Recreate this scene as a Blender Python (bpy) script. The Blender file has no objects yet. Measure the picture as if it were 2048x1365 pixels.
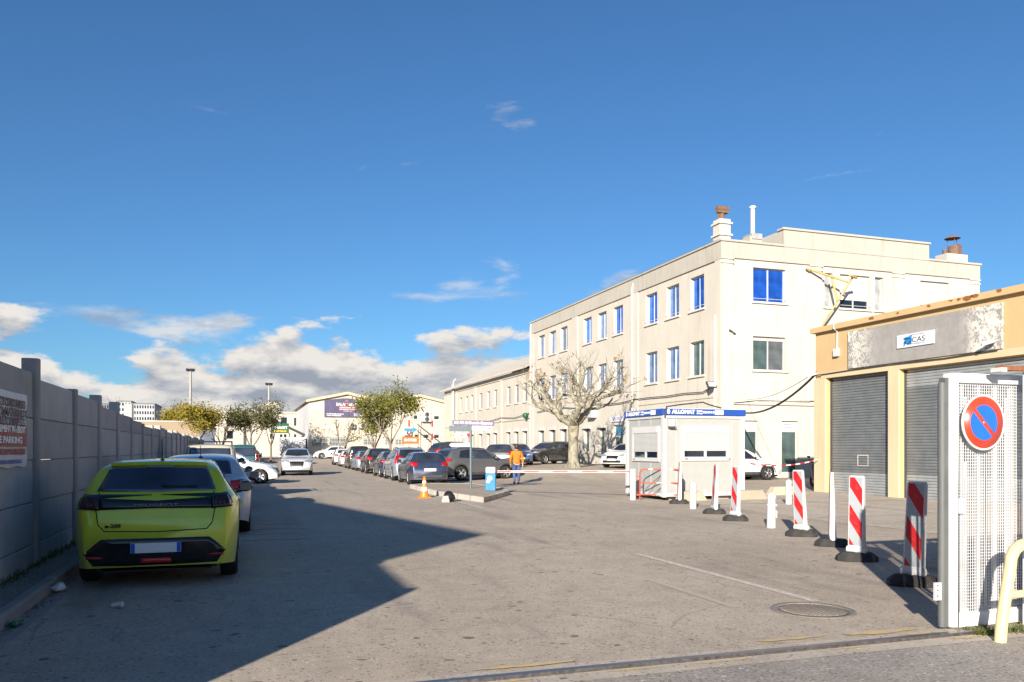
import bpy, bmesh, math, random
from mathutils import Vector, Matrix
from mathutils.bvhtree import BVHTree

# ------------------------------------------------------------------ camera, sky, sun, exposure
sc = bpy.context.scene
COL = sc.collection
R = math.radians
YAW = 18.6                     # the lane runs along +Y; the camera is turned to the right of it
EYE = 1.55
cd = bpy.data.cameras.new('camera')
cam = bpy.data.objects.new('camera', cd)
COL.objects.link(cam)
cam.location = (0, 0, EYE)
cam.rotation_euler = (R(90), 0, R(-YAW))
cd.sensor_width = 36.0
cd.lens = 36.0 * 1600 / 2048
cd.shift_y = (899 - 682.5) / 2048
cd.clip_start = 0.05
cd.clip_end = 6000
sc.camera = cam

SUN_AZ, SUN_EL = 34.0, 18.5     # shadows run towards this azimuth (from +Y towards +X)
sd = bpy.data.lights.new('sun', 'SUN')
sun = bpy.data.objects.new('sun', sd)
COL.objects.link(sun)
sd.energy = 5.0
sd.angle = R(0.55)
sd.color = (1.0, 0.91, 0.79)
_d = Vector((math.sin(R(SUN_AZ)) * math.cos(R(SUN_EL)), math.cos(R(SUN_AZ)) * math.cos(R(SUN_EL)), -math.sin(R(SUN_EL))))
sun.rotation_euler = _d.to_track_quat('-Z', 'Y').to_euler()

w = bpy.data.worlds.new('World')
sc.world = w
w.use_nodes = True
N = w.node_tree.nodes
Lk = w.node_tree.links
N.clear()

def wn(t, **kw):
    n = N.new(t)
    for k, v in kw.items():
        setattr(n, k, v)
    return n

def wmath(op, a, b=None, clamp=False):
    n = wn('ShaderNodeMath', operation=op, use_clamp=clamp)
    for i, v in enumerate((a, b)):
        if v is None:
            continue
        if isinstance(v, (int, float)):
            n.inputs[i].default_value = v
        else:
            Lk.new(v, n.inputs[i])
    return n.outputs[0]

def wrange(v, a, b, c, d, smooth=True):
    n = wn('ShaderNodeMapRange')
    n.interpolation_type = 'SMOOTHSTEP' if smooth else 'LINEAR'
    Lk.new(v, n.inputs[0])
    for i, q in enumerate((a, b, c, d)):
        n.inputs[i + 1].default_value = q
    return n.outputs[0]

sky = wn('ShaderNodeTexSky', sky_type='NISHITA', sun_disc=False)
sky.sun_elevation = R(SUN_EL)
sky.sun_rotation = R(180 + SUN_AZ)
sky.altitude = 10
sky.air_density = 1.0
sky.dust_density = 0.45
sky.ozone_density = 4.0
SKY_STRENGTH = 0.053
tc = wn('ShaderNodeTexCoord')
sx = wn('ShaderNodeSeparateXYZ')
Lk.new(tc.outputs['Generated'], sx.inputs[0])
az = wmath('ARCTAN2', sx.outputs[0], sx.outputs[1])
el = wmath('ARCSINE', sx.outputs[2])

def cloud_noise(sa, se, off, detail=9, rough=0.55, de=0.0, dist=0.3):
    c = wn('ShaderNodeCombineXYZ')
    Lk.new(wmath('MULTIPLY', az, sa), c.inputs[0])
    Lk.new(wmath('MULTIPLY', wmath('ADD', el, de), se), c.inputs[1])
    c.inputs[2].default_value = off
    n = wn('ShaderNodeTexNoise')
    n.inputs['Scale'].default_value = 1.0
    n.inputs['Detail'].default_value = detail
    n.inputs['Roughness'].default_value = rough
    n.inputs['Distortion'].default_value = dist
    Lk.new(c.outputs[0], n.inputs['Vector'])
    return n.outputs[0]

CO = 9.15
n1 = cloud_noise(9.5, 23.0, CO, rough=0.58, dist=0.15)
n2 = cloud_noise(9.5, 23.0, CO, de=0.016, rough=0.58, dist=0.15)
# the bank sits on the horizon all round; its upper limit wanders with azimuth
lim = cloud_noise(3.0, 0.0, 3.1, detail=2)
h_lim = wrange(lim, 0.3, 0.7, 0.13, 0.20)
cov = wmath('SUBTRACT', h_lim, el)
thr = wrange(cov, -0.06, 0.12, 0.74, 0.30)
dens = wmath('SUBTRACT', n1, thr)
mask = wrange(dens, -0.01, 0.10, 0.0, 1.0)
# small loose wisps higher up
w1 = cloud_noise(6.0, 17.0, 12.4, detail=8)
w_el = wrange(el, 0.14, 0.50, 0.57, 0.70)
wm = wrange(wmath('SUBTRACT', w1, w_el), 0.0, 0.14, 0.0, 0.75)
mask = wmath('MAXIMUM', mask, wm)
shade = wrange(wmath('SUBTRACT', n1, n2), -0.15, 0.15, 0.0, 1.0, smooth=False)
lit = wrange(dens, 0.02, 0.30, 0.22, 0.0, smooth=False)
shade = wmath('ADD', shade, lit)
cr = wn('ShaderNodeValToRGB')
Lk.new(shade, cr.inputs[0])
e = cr.color_ramp.elements
e[0].position, e[0].color = 0.18, (0.36, 0.40, 0.48, 1)
e[1].position, e[1].color = 0.92, (0.90, 0.86, 0.81, 1)
m1 = e.new(0.50)
m1.color = (0.58, 0.59, 0.62, 1)
mulc = wn('ShaderNodeMixRGB', blend_type='MULTIPLY')
mulc.inputs[0].default_value = 1.0
Lk.new(cr.outputs[0], mulc.inputs[1])
_k = 0.46 / SKY_STRENGTH
mulc.inputs[2].default_value = (_k, _k, _k, 1)
skyc = wn('ShaderNodeMixRGB', blend_type='MULTIPLY')
skyc.inputs[0].default_value = 1.0
Lk.new(sky.outputs[0], skyc.inputs[1])
skyc.inputs[2].default_value = (0.66, 0.98, 1.20, 1)
mx = wn('ShaderNodeMixRGB')
Lk.new(mask, mx.inputs[0])
Lk.new(skyc.outputs[0], mx.inputs[1])
Lk.new(mulc.outputs[0], mx.inputs[2])
bg = wn('ShaderNodeBackground')
bg.inputs[1].default_value = SKY_STRENGTH
Lk.new(mx.outputs[0], bg.inputs[0])
out = wn('ShaderNodeOutputWorld')
Lk.new(bg.outputs[0], out.inputs[0])

vs = sc.view_settings
vs.view_transform = 'Standard'
vs.look = 'None'
vs.exposure = 1.05
vs.gamma = 1.0
vs.use_curve_mapping = False
sc.cycles.max_bounces = 6
sc.cycles.use_denoising = True

# ------------------------------------------------------------------ helpers
rnd = random.Random(11)
PI = math.pi

def ss(a, b, x):
    t = min(1.0, max(0.0, (x - a) / (b - a)))
    return t * t * (3 - 2 * t)

def gz(x, y):
    """height of the yard: flat lane, a low rise towards the office block, another at the far end"""
    a = 0.5 * ss(35.5, 43.5, y) * ss(10, 16, x)
    b = 0.5 * ss(86, 97, y)
    return max(a, b)

class MB:
    """collects faces for one mesh"""
    def __init__(s):
        s.v, s.f, s.mi, s.sm = [], [], [], []
    def add(s, vs_, fs_, m=0, smooth=False):
        o = len(s.v)
        s.v += [tuple(p) for p in vs_]
        for f in fs_:
            s.f.append(tuple(i + o for i in f))
            s.mi.append(m)
            s.sm.append(smooth)
        return s
    def quad(s, a, b, c, d, m=0):
        return s.add([a, b, c, d], [(0, 1, 2, 3)], m)
    def box(s, x0, x1, y0, y1, z0, z1, m=0):
        v = [(x, y, z) for z in (z0, z1) for y in (y0, y1) for x in (x0, x1)]
        f = [(0, 2, 3, 1), (4, 5, 7, 6), (0, 1, 5, 4), (2, 6, 7, 3), (0, 4, 6, 2), (1, 3, 7, 5)]
        return s.add(v, f, m)
    def obox(s, c, ax, ay, az_, hx, hy, hz, m=0):
        c, ax, ay, az_ = Vector(c), Vector(ax), Vector(ay), Vector(az_)
        v = [c + ax * hx * i + ay * hy * j + az_ * hz * k for k in (-1, 1) for j in (-1, 1) for i in (-1, 1)]
        f = [(0, 2, 3, 1), (4, 5, 7, 6), (0, 1, 5, 4), (2, 6, 7, 3), (0, 4, 6, 2), (1, 3, 7, 5)]
        return s.add(v, f, m)
    def prism(s, pts, a, b, axis='z', m=0, caps=True):
        """extrude a 2-D polygon: axis z -> (x,y), axis y -> (x,z), axis x -> (y,z)"""
        def P(p, t):
            return {'z': (p[0], p[1], t), 'y': (p[0], t, p[1]), 'x': (t, p[0], p[1])}[axis]
        n = len(pts)
        v = [P(p, a) for p in pts] + [P(p, b) for p in pts]
        f = [(i, (i + 1) % n, n + (i + 1) % n, n + i) for i in range(n)]
        if caps:
            f += [tuple(reversed(range(n))), tuple(range(n, 2 * n))]
        return s.add(v, f, m)
    def tube(s, pts, rad, n=8, m=0, caps=True, smooth=True):
        pts = [Vector(p) for p in pts]
        if isinstance(rad, (int, float)):
            rad = [rad] * len(pts)
        rings = []
        up = Vector((0, 0, 1))
        prev = None
        for i, p in enumerate(pts):
            d = (pts[min(i + 1, len(pts) - 1)] - pts[max(i - 1, 0)])
            if d.length < 1e-9:
                d = Vector((0, 0, 1))
            d.normalize()
            if prev is None:
                a = d.cross(up)
                if a.length < 1e-3:
                    a = d.cross(Vector((1, 0, 0)))
            else:
                a = prev - d * prev.dot(d)
                if a.length < 1e-4:
                    a = d.cross(up)
            a.normalize()
            prev = a
            b = d.cross(a)
            rings.append([p + (a * math.cos(2 * PI * k / n) + b * math.sin(2 * PI * k / n)) * rad[i] for k in range(n)])
        v = [q for r_ in rings for q in r_]
        f = []
        for i in range(len(rings) - 1):
            for k in range(n):
                f.append((i * n + k, i * n + (k + 1) % n, (i + 1) * n + (k + 1) % n, (i + 1) * n + k))
        s.add(v, f, m, smooth)
        if caps:
            s.add(rings[0], [tuple(reversed(range(n)))], m)
            s.add(rings[-1], [tuple(range(n))], m)
        return s
    def lathe(s, prof, c=(0, 0, 0), n=24, axis='z', m=0, smooth=True):
        v, f = [], []
        for r_, h in prof:
            for k in range(n):
                a = 2 * PI * k / n
                p = (r_ * math.cos(a), r_ * math.sin(a), h)
                if axis == 'y':
                    p = (p[0], p[2], p[1])
                if axis == 'x':
                    p = (p[2], p[0], p[1])
                v.append((p[0] + c[0], p[1] + c[1], p[2] + c[2]))
        for i in range(len(prof) - 1):
            for k in range(n):
                f.append((i * n + k, i * n + (k + 1) % n, (i + 1) * n + (k + 1) % n, (i + 1) * n + k))
        s.add(v, f, m, smooth)
        return s
    def mesh(s, name, mats, bevel=0.0, fix=True):
        me = bpy.data.meshes.new(name)
        me.from_pydata(s.v, [], s.f)
        for mt in (mats if isinstance(mats, (list, tuple)) else [mats]):
            me.materials.append(M[mt] if isinstance(mt, str) else mt)
        me.polygons.foreach_set('material_index', s.mi)
        me.polygons.foreach_set('use_smooth', s.sm)
        if fix or bevel:
            bm = bmesh.new()
            bm.from_mesh(me)
            bmesh.ops.recalc_face_normals(bm, faces=bm.faces)
            if bevel:
                bmesh.ops.remove_doubles(bm, verts=bm.verts, dist=1e-5)
                ed = [e_ for e_ in bm.edges if len(e_.link_faces) == 2 and e_.calc_face_angle(0) > 0.5]
                bmesh.ops.bevel(bm, geom=ed, offset=bevel, segments=1, affect='EDGES', clamp_overlap=True)
            bm.to_mesh(me)
            bm.free()
        me.update()
        return me
    def build(s, name, mats, parent=None, loc=(0, 0, 0), rot=(0, 0, 0), bevel=0.0, fix=True):
        return link(name, s.mesh(name, mats, bevel, fix), parent, loc, rot)

def link(name, data, parent=None, loc=(0, 0, 0), rot=(0, 0, 0)):
    o = bpy.data.objects.new(name, data)
    COL.objects.link(o)
    o.parent = parent
    o.location = loc
    o.rotation_euler = rot
    return o

def thing(name, label, cat, loc=(0, 0, 0), rz=0.0, group=None):
    o = bpy.data.objects.new(name, None)
    COL.objects.link(o)
    o.empty_display_size = 0.2
    o.location = loc
    o.rotation_euler = (0, 0, rz)
    return tag(o, label, cat, group)

def tag(o, label=None, cat=None, group=None, kind=None):
    for k, v in (('label', label), ('category', cat), ('group', group), ('kind', kind)):
        if v:
            o[k] = v
    return o

KIDS = {}
def copy_tree(o, parent=None):
    c = o.copy()
    COL.objects.link(c)
    c.parent = parent
    for ch in o.children:
        copy_tree(ch, c)
    return c

def text(s, size, mat, parent, loc, rot, name='lettering', width=None, align='CENTER', bold=0.0, shear=0.0):
    cu = bpy.data.curves.new('t', 'FONT')
    cu.body = s
    cu.size = size
    cu.align_x = align
    cu.align_y = 'CENTER'
    cu.extrude = 0.0015
    cu.offset = bold
    cu.shear = shear
    cu.resolution_u = 3
    o = bpy.data.objects.new('t', cu)
    COL.objects.link(o)
    dg = bpy.context.evaluated_depsgraph_get()
    me = bpy.data.meshes.new_from_object(o.evaluated_get(dg))
    bpy.data.objects.remove(o)
    me.materials.clear()
    me.materials.append(M[mat])
    if width and len(me.vertices):
        xs = [v.co.x for v in me.vertices]
        k = width / max(1e-6, max(xs) - min(xs))
        for v in me.vertices:
            v.co.x *= k
    return link(name, me, parent, loc, rot)

# ------------------------------------------------------------------ materials
M = {}

class Nodes:
    def __init__(s, name):
        s.m = bpy.data.materials.new(name)
        s.m.use_nodes = True
        s.n = s.m.node_tree.nodes
        s.l = s.m.node_tree.links
        s.b = s.n['Principled BSDF']
        s.tc = s.n.new('ShaderNodeTexCoord')
        M[name] = s.m
    def coord(s, kind='Object', scale=(1, 1, 1), loc=(0, 0, 0)):
        mp = s.n.new('ShaderNodeMapping')
        mp.inputs['Scale'].default_value = scale
        mp.inputs['Location'].default_value = loc
        if kind == 'World':
            g = s.n.new('ShaderNodeNewGeometry')
            s.l.new(g.outputs['Position'], mp.inputs[0])
        else:
            s.l.new(s.tc.outputs[kind], mp.inputs[0])
        return mp.outputs[0]
    def noise(s, vec, scale, detail=4, rough=0.55, dist=0.0):
        n = s.n.new('ShaderNodeTexNoise')
        n.inputs['Scale'].default_value = scale
        n.inputs['Detail'].default_value = detail
        n.inputs['Roughness'].default_value = rough
        n.inputs['Distortion'].default_value = dist
        s.l.new(vec, n.inputs['Vector'])
        return n.outputs[0]
    def warp(s, vec, f, scale):
        n = s.n.new('ShaderNodeTexNoise')
        n.inputs['Scale'].default_value = scale
        n.inputs['Detail'].default_value = 3
        s.l.new(vec, n.inputs['Vector'])
        return s.mix(f, vec, n.outputs[1], 'LINEAR_LIGHT')
    def voro(s, vec, scale, feature='F1', rand=1.0, outn='Distance'):
        n = s.n.new('ShaderNodeTexVoronoi')
        n.feature = feature
        n.inputs['Scale'].default_value = scale
        n.inputs['Randomness'].default_value = rand
        s.l.new(vec, n.inputs['Vector'])
        return n.outputs[outn]
    def rng(s, v, a, b, c=0.0, d=1.0, smooth=False):
        n = s.n.new('ShaderNodeMapRange')
        if smooth:
            n.interpolation_type = 'SMOOTHSTEP'
        s.l.new(v, n.inputs[0])
        for i, q in enumerate((a, b, c, d)):
            n.inputs[i + 1].default_value = q
        return n.outputs[0]
    def math(s, op, a, b=None, clamp=False):
        n = s.n.new('ShaderNodeMath')
        n.operation = op
        n.use_clamp = clamp
        for i, v in enumerate((a, b)):
            if v is None:
                continue
            if isinstance(v, (int, float)):
                n.inputs[i].default_value = v
            else:
                s.l.new(v, n.inputs[i])
        return n.outputs[0]
    def mix(s, f, a, b, mode='MIX'):
        n = s.n.new('ShaderNodeMixRGB')
        n.blend_type = mode
        for i, v in ((0, f), (1, a), (2, b)):
            if isinstance(v, (int, float)):
                n.inputs[i].default_value = v
            elif isinstance(v, (tuple, list)):
                n.inputs[i].default_value = (*v[:3], 1)
            else:
                s.l.new(v, n.inputs[i])
        return n.outputs[0]
    def base(s, c):
        if isinstance(c, (tuple, list)):
            s.b.inputs['Base Color'].default_value = (*c[:3], 1)
        else:
            s.l.new(c, s.b.inputs['Base Color'])
    def rough(s, v):
        if isinstance(v, (int, float)):
            s.b.inputs['Roughness'].default_value = v
        else:
            s.l.new(v, s.b.inputs['Roughness'])
    def bump(s, h, strength=0.3, dist=0.01):
        n = s.n.new('ShaderNodeBump')
        n.inputs['Strength'].default_value = strength
        n.inputs['Distance'].default_value = dist
        s.l.new(h, n.inputs['Height'])
        s.l.new(n.outputs[0], s.b.inputs['Normal'])
    def sep(s, vec):
        n = s.n.new('ShaderNodeSeparateXYZ')
        s.l.new(vec, n.inputs[0])
        return n.outputs
    def rand(s):
        n = s.n.new('ShaderNodeObjectInfo')
        return n.outputs['Random']

def plain(name, col, rough=0.55, metal=0.0, var=0.12, scale=6.0, bump=0.0, bs=60, coat=0.0, spec=0.5, dirt=None, dirt_amt=0.35, dscale=3.0, world=False):
    q = Nodes(name)
    v = q.coord('World' if world else 'Object')
    n = q.noise(v, scale, 5)
    k = q.rng(n, 0.3, 0.7, 1 - var, 1 + var)
    c = q.mix(1.0, col, k, 'MULTIPLY')
    if dirt:
        d = q.noise(v, dscale, 7, 0.65, 0.4)
        c = q.mix(q.rng(d, 0.52, 0.72, 0.0, dirt_amt, True), c, dirt)
    q.base(c)
    q.rough(q.rng(n, 0.3, 0.7, max(0.02, rough - 0.08), min(1, rough + 0.08)))
    q.b.inputs['Metallic'].default_value = metal
    q.b.inputs['Specular IOR Level'].default_value = spec
    if coat:
        q.b.inputs['Coat Weight'].default_value = coat
        q.b.inputs['Coat Roughness'].default_value = 0.03
    if bump:
        q.bump(q.noise(v, bs, 4), bump, 0.01)
    return q

def paint(name, col, metal=0.25, rough=0.35):
    q = Nodes(name)
    v = q.coord('Object')
    n = q.noise(v, 2.5, 6, 0.6)
    dust = q.noise(v, 9, 5, 0.7)
    z = q.sep(v)[2]
    low = q.rng(z, 0.75, 0.15, 0.0, 0.30, True)
    f = q.math('MULTIPLY', q.math('ADD', low, 0.05), q.rng(dust, 0.25, 0.75, 0.3, 1.2))
    q.base(q.mix(f, q.mix(1.0, col, q.rng(n, 0.3, 0.7, 0.94, 1.06), 'MULTIPLY'), (0.27, 0.24, 0.20)))
    q.rough(q.rng(dust, 0.3, 0.7, rough - 0.05, rough + 0.12))
    q.b.inputs['Metallic'].default_value = metal
    q.b.inputs['Coat Weight'].default_value = 0.9
    q.b.inputs['Coat Roughness'].default_value = 0.06
    return q

def glassy(name, col, rough=0.04, spec=0.6, metal=0.0):
    q = Nodes(name)
    v = q.coord('Object')
    n = q.noise(v, 1.3, 3)
    q.base(q.mix(1.0, q.mix(1.0, col, q.rng(q.rand(), 0, 1, 0.55, 1.2), 'MULTIPLY'), q.rng(n, 0.3, 0.7, 0.6, 1.4), 'MULTIPLY'))
    q.rough(rough)
    q.b.inputs['Specular IOR Level'].default_value = spec
    q.b.inputs['Metallic'].default_value = metal
    q.bump(q.noise(v, 2.0, 2), 0.09, 0.02)
    return q

# --- ground
def asphalt(name, a, b, agg=0.28, stains=True, gs=70.0):
    q = Nodes(name)
    v = q.coord('World')
    grain = q.noise(v, gs, 3, 0.7)
    grain2 = q.voro(v, gs * 1.1)
    big = q.noise(v, 0.35, 6, 0.6)
    mid = q.noise(v, 2.6, 6, 0.62, 0.5)
    c = q.mix(q.rng(big, 0.32, 0.68, 0, 1, True), a, b)
    c = q.mix(1.0, c, q.rng(mid, 0.25, 0.75, 0.86, 1.14), 'MULTIPLY')
    c = q.mix(1.0, c, q.rng(grain, 0.2, 0.8, 1 - agg, 1 + agg), 'MULTIPLY')
    # pale and dark stones
    st = q.voro(q.coord('World', loc=(3, 7, 1)), 52, outn='Color')
    sc_ = q.sep(st)[0]
    c = q.mix(q.rng(sc_, 0.95, 0.99, 0, 0.55), c, (0.62, 0.58, 0.52))
    c = q.mix(q.rng(sc_, 0.10, 0.02, 0, 0.6), c, (0.07, 0.068, 0.065))
    if stains:
        vx = q.coord('World', scale=(0.8, 1, 1))
        warp = q.warp(vx, 0.09, 6.0)
        d1 = q.voro(warp, 5.2)
        pick = q.sep(q.voro(warp, 5.2, outn='Color'))[1]
        rad = q.rng(pick, 0.30, 1.0, 0.04, 0.23)
        sp = q.math('MULTIPLY', q.rng(q.math('SUBTRACT', rad, d1), 0.0, 0.035, 0, 1, True), q.rng(pick, 0.30, 0.5, 0, 1))
        where = q.rng(q.noise(v, 0.22, 3), 0.36, 0.50, 0.25, 1.0, True)
        c = q.mix(q.math('MULTIPLY', q.math('MULTIPLY', sp, where), 0.74), c, (0.075, 0.07, 0.068))
        # long tyre-polished streaks along and across the lane
        stv = q.coord('World', scale=(0.5, 0.06, 1))
        t1 = q.noise(stv, 3.0, 4)
        c = q.mix(q.rng(t1, 0.52, 0.74, 0, 0.34, True), c, (0.10, 0.095, 0.09))
        t2 = q.noise(q.coord('World', scale=(0.12, 1.4, 1)), 2.0, 5, 0.7)
        c = q.mix(q.rng(t2, 0.63, 0.74, 0, 0.30, True), c, (0.10, 0.095, 0.09))
        # hairline cracks
        cv = q.warp(q.coord('World', scale=(0.3, 0.22, 1)), 0.12, 3.0)
        ce = q.voro(cv, 1.0, 'DISTANCE_TO_EDGE')
        c = q.mix(q.math('MULTIPLY', q.rng(ce, 0.0, 0.005, 0.38, 0.0), q.rng(big, 0.45, 0.55, 0, 1)), c, (0.05, 0.048, 0.046))
    q.base(c)
    q.rough(q.rng(mid, 0.3, 0.7, 0.78, 0.95))
    q.b.inputs['Specular IOR Level'].default_value = 0.3
    h = q.math('ADD', q.math('MULTIPLY', grain, 0.7), q.math('MULTIPLY', grain2, 0.8))
    q.bump(h, 0.35, 0.006)

asphalt('asphalt', (0.365, 0.303, 0.236), (0.425, 0.358, 0.284))
asphalt('street_asphalt', (0.27, 0.24, 0.21), (0.33, 0.295, 0.26), agg=0.5, stains=False, gs=45)
asphalt('concrete_apron', (0.41, 0.355, 0.29), (0.46, 0.40, 0.33), agg=0.14, stains=True, gs=90)
asphalt('pavement_dark', (0.17, 0.155, 0.135), (0.23, 0.21, 0.185), agg=0.4, stains=False, gs=40)

def wornpaint(name, col, keep=0.45, under=(0.41, 0.345, 0.275), soft=0.12):
    q = Nodes(name)
    v = q.coord('World')
    n = q.noise(v, 14, 8, 0.75)
    n2 = q.noise(v, 90, 3, 0.7)
    f = q.rng(q.math('ADD', q.math('MULTIPLY', n, 0.6), q.math('MULTIPLY', n2, 0.4)), keep, keep + soft, 0, 1, True)
    q.base(q.mix(f, col, q.mix(1.0, under, q.rng(n2, 0.2, 0.8, 0.7, 1.3), 'MULTIPLY')))
    q.rough(0.85)
    q.bump(n2, 0.4, 0.006)
wornpaint('line_white', (0.60, 0.57, 0.52), 0.43)
wornpaint('line_faint', (0.52, 0.48, 0.43), 0.36)
wornpaint('line_yellow', (0.62, 0.42, 0.08), 0.42)

# --- walls
def stucco(name, col, dirt=(0.33, 0.27, 0.20), streak=0.35, bump=0.25, patch=(0.0, 0.0, 0.0)):
    q = Nodes(name)
    v = q.coord('World')
    big = q.noise(v, 0.5, 6, 0.6)
    fine = q.noise(v, 45, 4, 0.6)
    c = q.mix(1.0, col, q.rng(big, 0.3, 0.7, 0.93, 1.05), 'MULTIPLY')
    sv = q.coord('World', scale=(2.2, 2.2, 0.16))
    st = q.noise(sv, 1.6, 6, 0.65, 0.2)
    st2 = q.noise(v, 0.33, 3)
    f = q.math('MULTIPLY', q.rng(st, 0.48, 0.72, 0, streak, True), q.rng(st2, 0.35, 0.6, 0.15, 1))
    c = q.mix(f, c, dirt)
    c = q.mix(1.0, c, q.rng(fine, 0.2, 0.8, 0.95, 1.05), 'MULTIPLY')
    q.base(c)
    q.rough(0.9)
    q.b.inputs['Specular IOR Level'].default_value = 0.25
    q.bump(fine, bump, 0.006)
stucco('stucco_white', (0.49, 0.457, 0.395), streak=0.42)
stucco('stucco_parapet', (0.40, 0.375, 0.325), dirt=(0.24, 0.21, 0.17), streak=0.55)
stucco('stucco_trim', (0.47, 0.44, 0.385), streak=0.25)
stucco('stucco_cream', (0.45, 0.41, 0.345), streak=0.25)
stucco('stucco_ochre', (0.50, 0.355, 0.185), dirt=(0.33, 0.22, 0.12), streak=0.35)
stucco('ochre_light', (0.54, 0.44, 0.285), dirt=(0.35, 0.25, 0.14), streak=0.4)
stucco('wall_far_white', (0.36, 0.37, 0.385), streak=0.15)
stucco('wall_grey_far', (0.17, 0.18, 0.20), streak=0.2)
stucco('wall_tan_far', (0.30, 0.235, 0.165), streak=0.2)
stucco('old_wall', (0.58, 0.54, 0.47), dirt=(0.20, 0.16, 0.12), streak=0.6, bump=0.6)
stucco('sheet_white', (0.48, 0.485, 0.485), streak=0.2, bump=0.05)

def concrete(name, col, dark=(0.14, 0.13, 0.125), amt=0.4, bump=0.35):
    q = Nodes(name)
    v = q.coord('World')
    r_ = q.rand()
    big = q.noise(v, 1.2, 6, 0.65)
    fine = q.noise(v, 60, 4, 0.65)
    pit = q.voro(v, 26)
    c = q.mix(1.0, col, q.rng(r_, 0, 1, 0.86, 1.12), 'MULTIPLY')
    c = q.mix(1.0, c, q.rng(big, 0.3, 0.7, 0.86, 1.10), 'MULTIPLY')
    sv = q.coord('World', scale=(5, 5, 0.5))
    c = q.mix(q.rng(q.noise(sv, 1.5, 6, 0.7), 0.55, 0.8, 0, amt, True), c, dark)
    c = q.mix(q.rng(pit, 0.05, 0.0, 0, 0.6), c, dark)
    c = q.mix(1.0, c, q.rng(fine, 0.2, 0.8, 0.9, 1.1), 'MULTIPLY')
    q.base(c)
    q.rough(0.92)
    q.b.inputs['Specular IOR Level'].default_value = 0.25
    q.bump(q.math('ADD', fine, q.rng(pit, 0.0, 0.07, 0, 1.2)), bump, 0.006)
concrete('concrete_panel', (0.43, 0.41, 0.39), amt=0.6)
concrete('concrete_post', (0.40, 0.375, 0.35), amt=0.55)
concrete('concrete_stone', (0.43, 0.39, 0.34))
concrete('concrete_tan', (0.40, 0.335, 0.255), dark=(0.3, 0.25, 0.19), amt=0.3)
concrete('kerb_dark', (0.30, 0.28, 0.26), amt=0.5)
concrete('roof_sheet', (0.32, 0.305, 0.28), dark=(0.22, 0.21, 0.20), amt=0.5)

# --- metals, plastics, signs
plain('white_metal', (0.50, 0.50, 0.50), 0.45, var=0.07, dirt=(0.24, 0.20, 0.16), dirt_amt=0.5, dscale=9)
plain('white_paint', (0.50, 0.50, 0.485), 0.5, var=0.06, scale=20, bump=0.15, bs=40, dirt=(0.42, 0.38, 0.33), dirt_amt=0.4, dscale=9)
plain('sill_white', (0.54, 0.51, 0.46), 0.7, var=0.06, bump=0.1)
plain('kiosk_panel', (0.325, 0.33, 0.315), 0.5, var=0.03, dirt=(0.42, 0.40, 0.36), dirt_amt=0.2, dscale=1.5)
plain('kiosk_white', (0.48, 0.48, 0.47), 0.4, var=0.03)
plain('kiosk_blue', (0.010, 0.06, 0.30), 0.35, var=0.05)
plain('frame_grey', (0.52, 0.51, 0.49), 0.4, var=0.06)
plain('shutter_white', (0.46, 0.45, 0.43), 0.5, var=0.05)
plain('shutter_worn', (0.55, 0.54, 0.51), 0.6, var=0.1, dirt=(0.13, 0.115, 0.10), dirt_amt=0.95, dscale=14)
plain('steel_shutter', (0.185, 0.20, 0.208), 0.42, metal=0.35, var=0.12, scale=3, dirt=(0.33, 0.32, 0.30), dirt_amt=0.3, dscale=5, world=True)
plain('steel_light', (0.36, 0.38, 0.385), 0.42, metal=0.4, var=0.12, scale=3, world=True)
plain('steel_rail', (0.20, 0.185, 0.18), 0.35, metal=0.8, var=0.3, scale=30)
plain('gate_white', (0.60, 0.60, 0.60), 0.42, var=0.05, dirt=(0.34, 0.27, 0.20), dirt_amt=0.3, dscale=5)
plain('manhole_iron', (0.225, 0.195, 0.165), 0.6, metal=0.15, var=0.2, scale=14, bump=0.2)
plain('rust', (0.23, 0.085, 0.03), 0.9, var=0.4, scale=30, bump=0.4)
plain('rust_brown', (0.16, 0.09, 0.055), 0.85, var=0.4, scale=14, bump=0.4)
plain('grey_metal', (0.22, 0.24, 0.25), 0.4, metal=0.3, var=0.08)
plain('pole_grey', (0.11, 0.145, 0.165), 0.45, metal=0.2, var=0.08)
plain('mast_steel', (0.30, 0.285, 0.255), 0.5, metal=0.2, var=0.08)
plain('dark_metal', (0.045, 0.045, 0.048), 0.5, var=0.15)
plain('black_plastic', (0.014, 0.014, 0.015), 0.45, var=0.2, spec=0.4)
plain('black_gloss', (0.006, 0.006, 0.007), 0.08, var=0.1, spec=0.6)
plain('trim_grey', (0.05, 0.052, 0.055), 0.55, var=0.1)
plain('rubber', (0.022, 0.022, 0.022), 0.85, var=0.2, scale=20, spec=0.3)
plain('rubber_base', (0.035, 0.034, 0.033), 0.85, var=0.25, scale=12, bump=0.4, spec=0.3, dirt=(0.14, 0.12, 0.10), dirt_amt=0.4)
plain('rubber_seal', (0.10, 0.105, 0.105), 0.6, var=0.1)
plain('alloy', (0.52, 0.53, 0.54), 0.3, metal=0.75, var=0.08)
plain('chrome', (0.7, 0.7, 0.7), 0.12, metal=1.0, var=0.02)
plain('cable', (0.05, 0.047, 0.045), 0.7, var=0.2)
plain('cable_light', (0.36, 0.33, 0.29), 0.7, var=0.2)
plain('yellow_metal', (0.42, 0.30, 0.10), 0.6, var=0.2, scale=5, dirt=(0.20, 0.08, 0.03), dirt_amt=0.9, dscale=6)
plain('cream_tube', (0.62, 0.51, 0.28), 0.4, var=0.05, dirt=(0.40, 0.34, 0.26), dirt_amt=0.55, dscale=7, bump=0.08, bs=18)
plain('sign_red', (0.62, 0.045, 0.018), 0.35, var=0.04)
plain('sign_blue', (0.012, 0.115, 0.56), 0.35, var=0.04)
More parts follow.
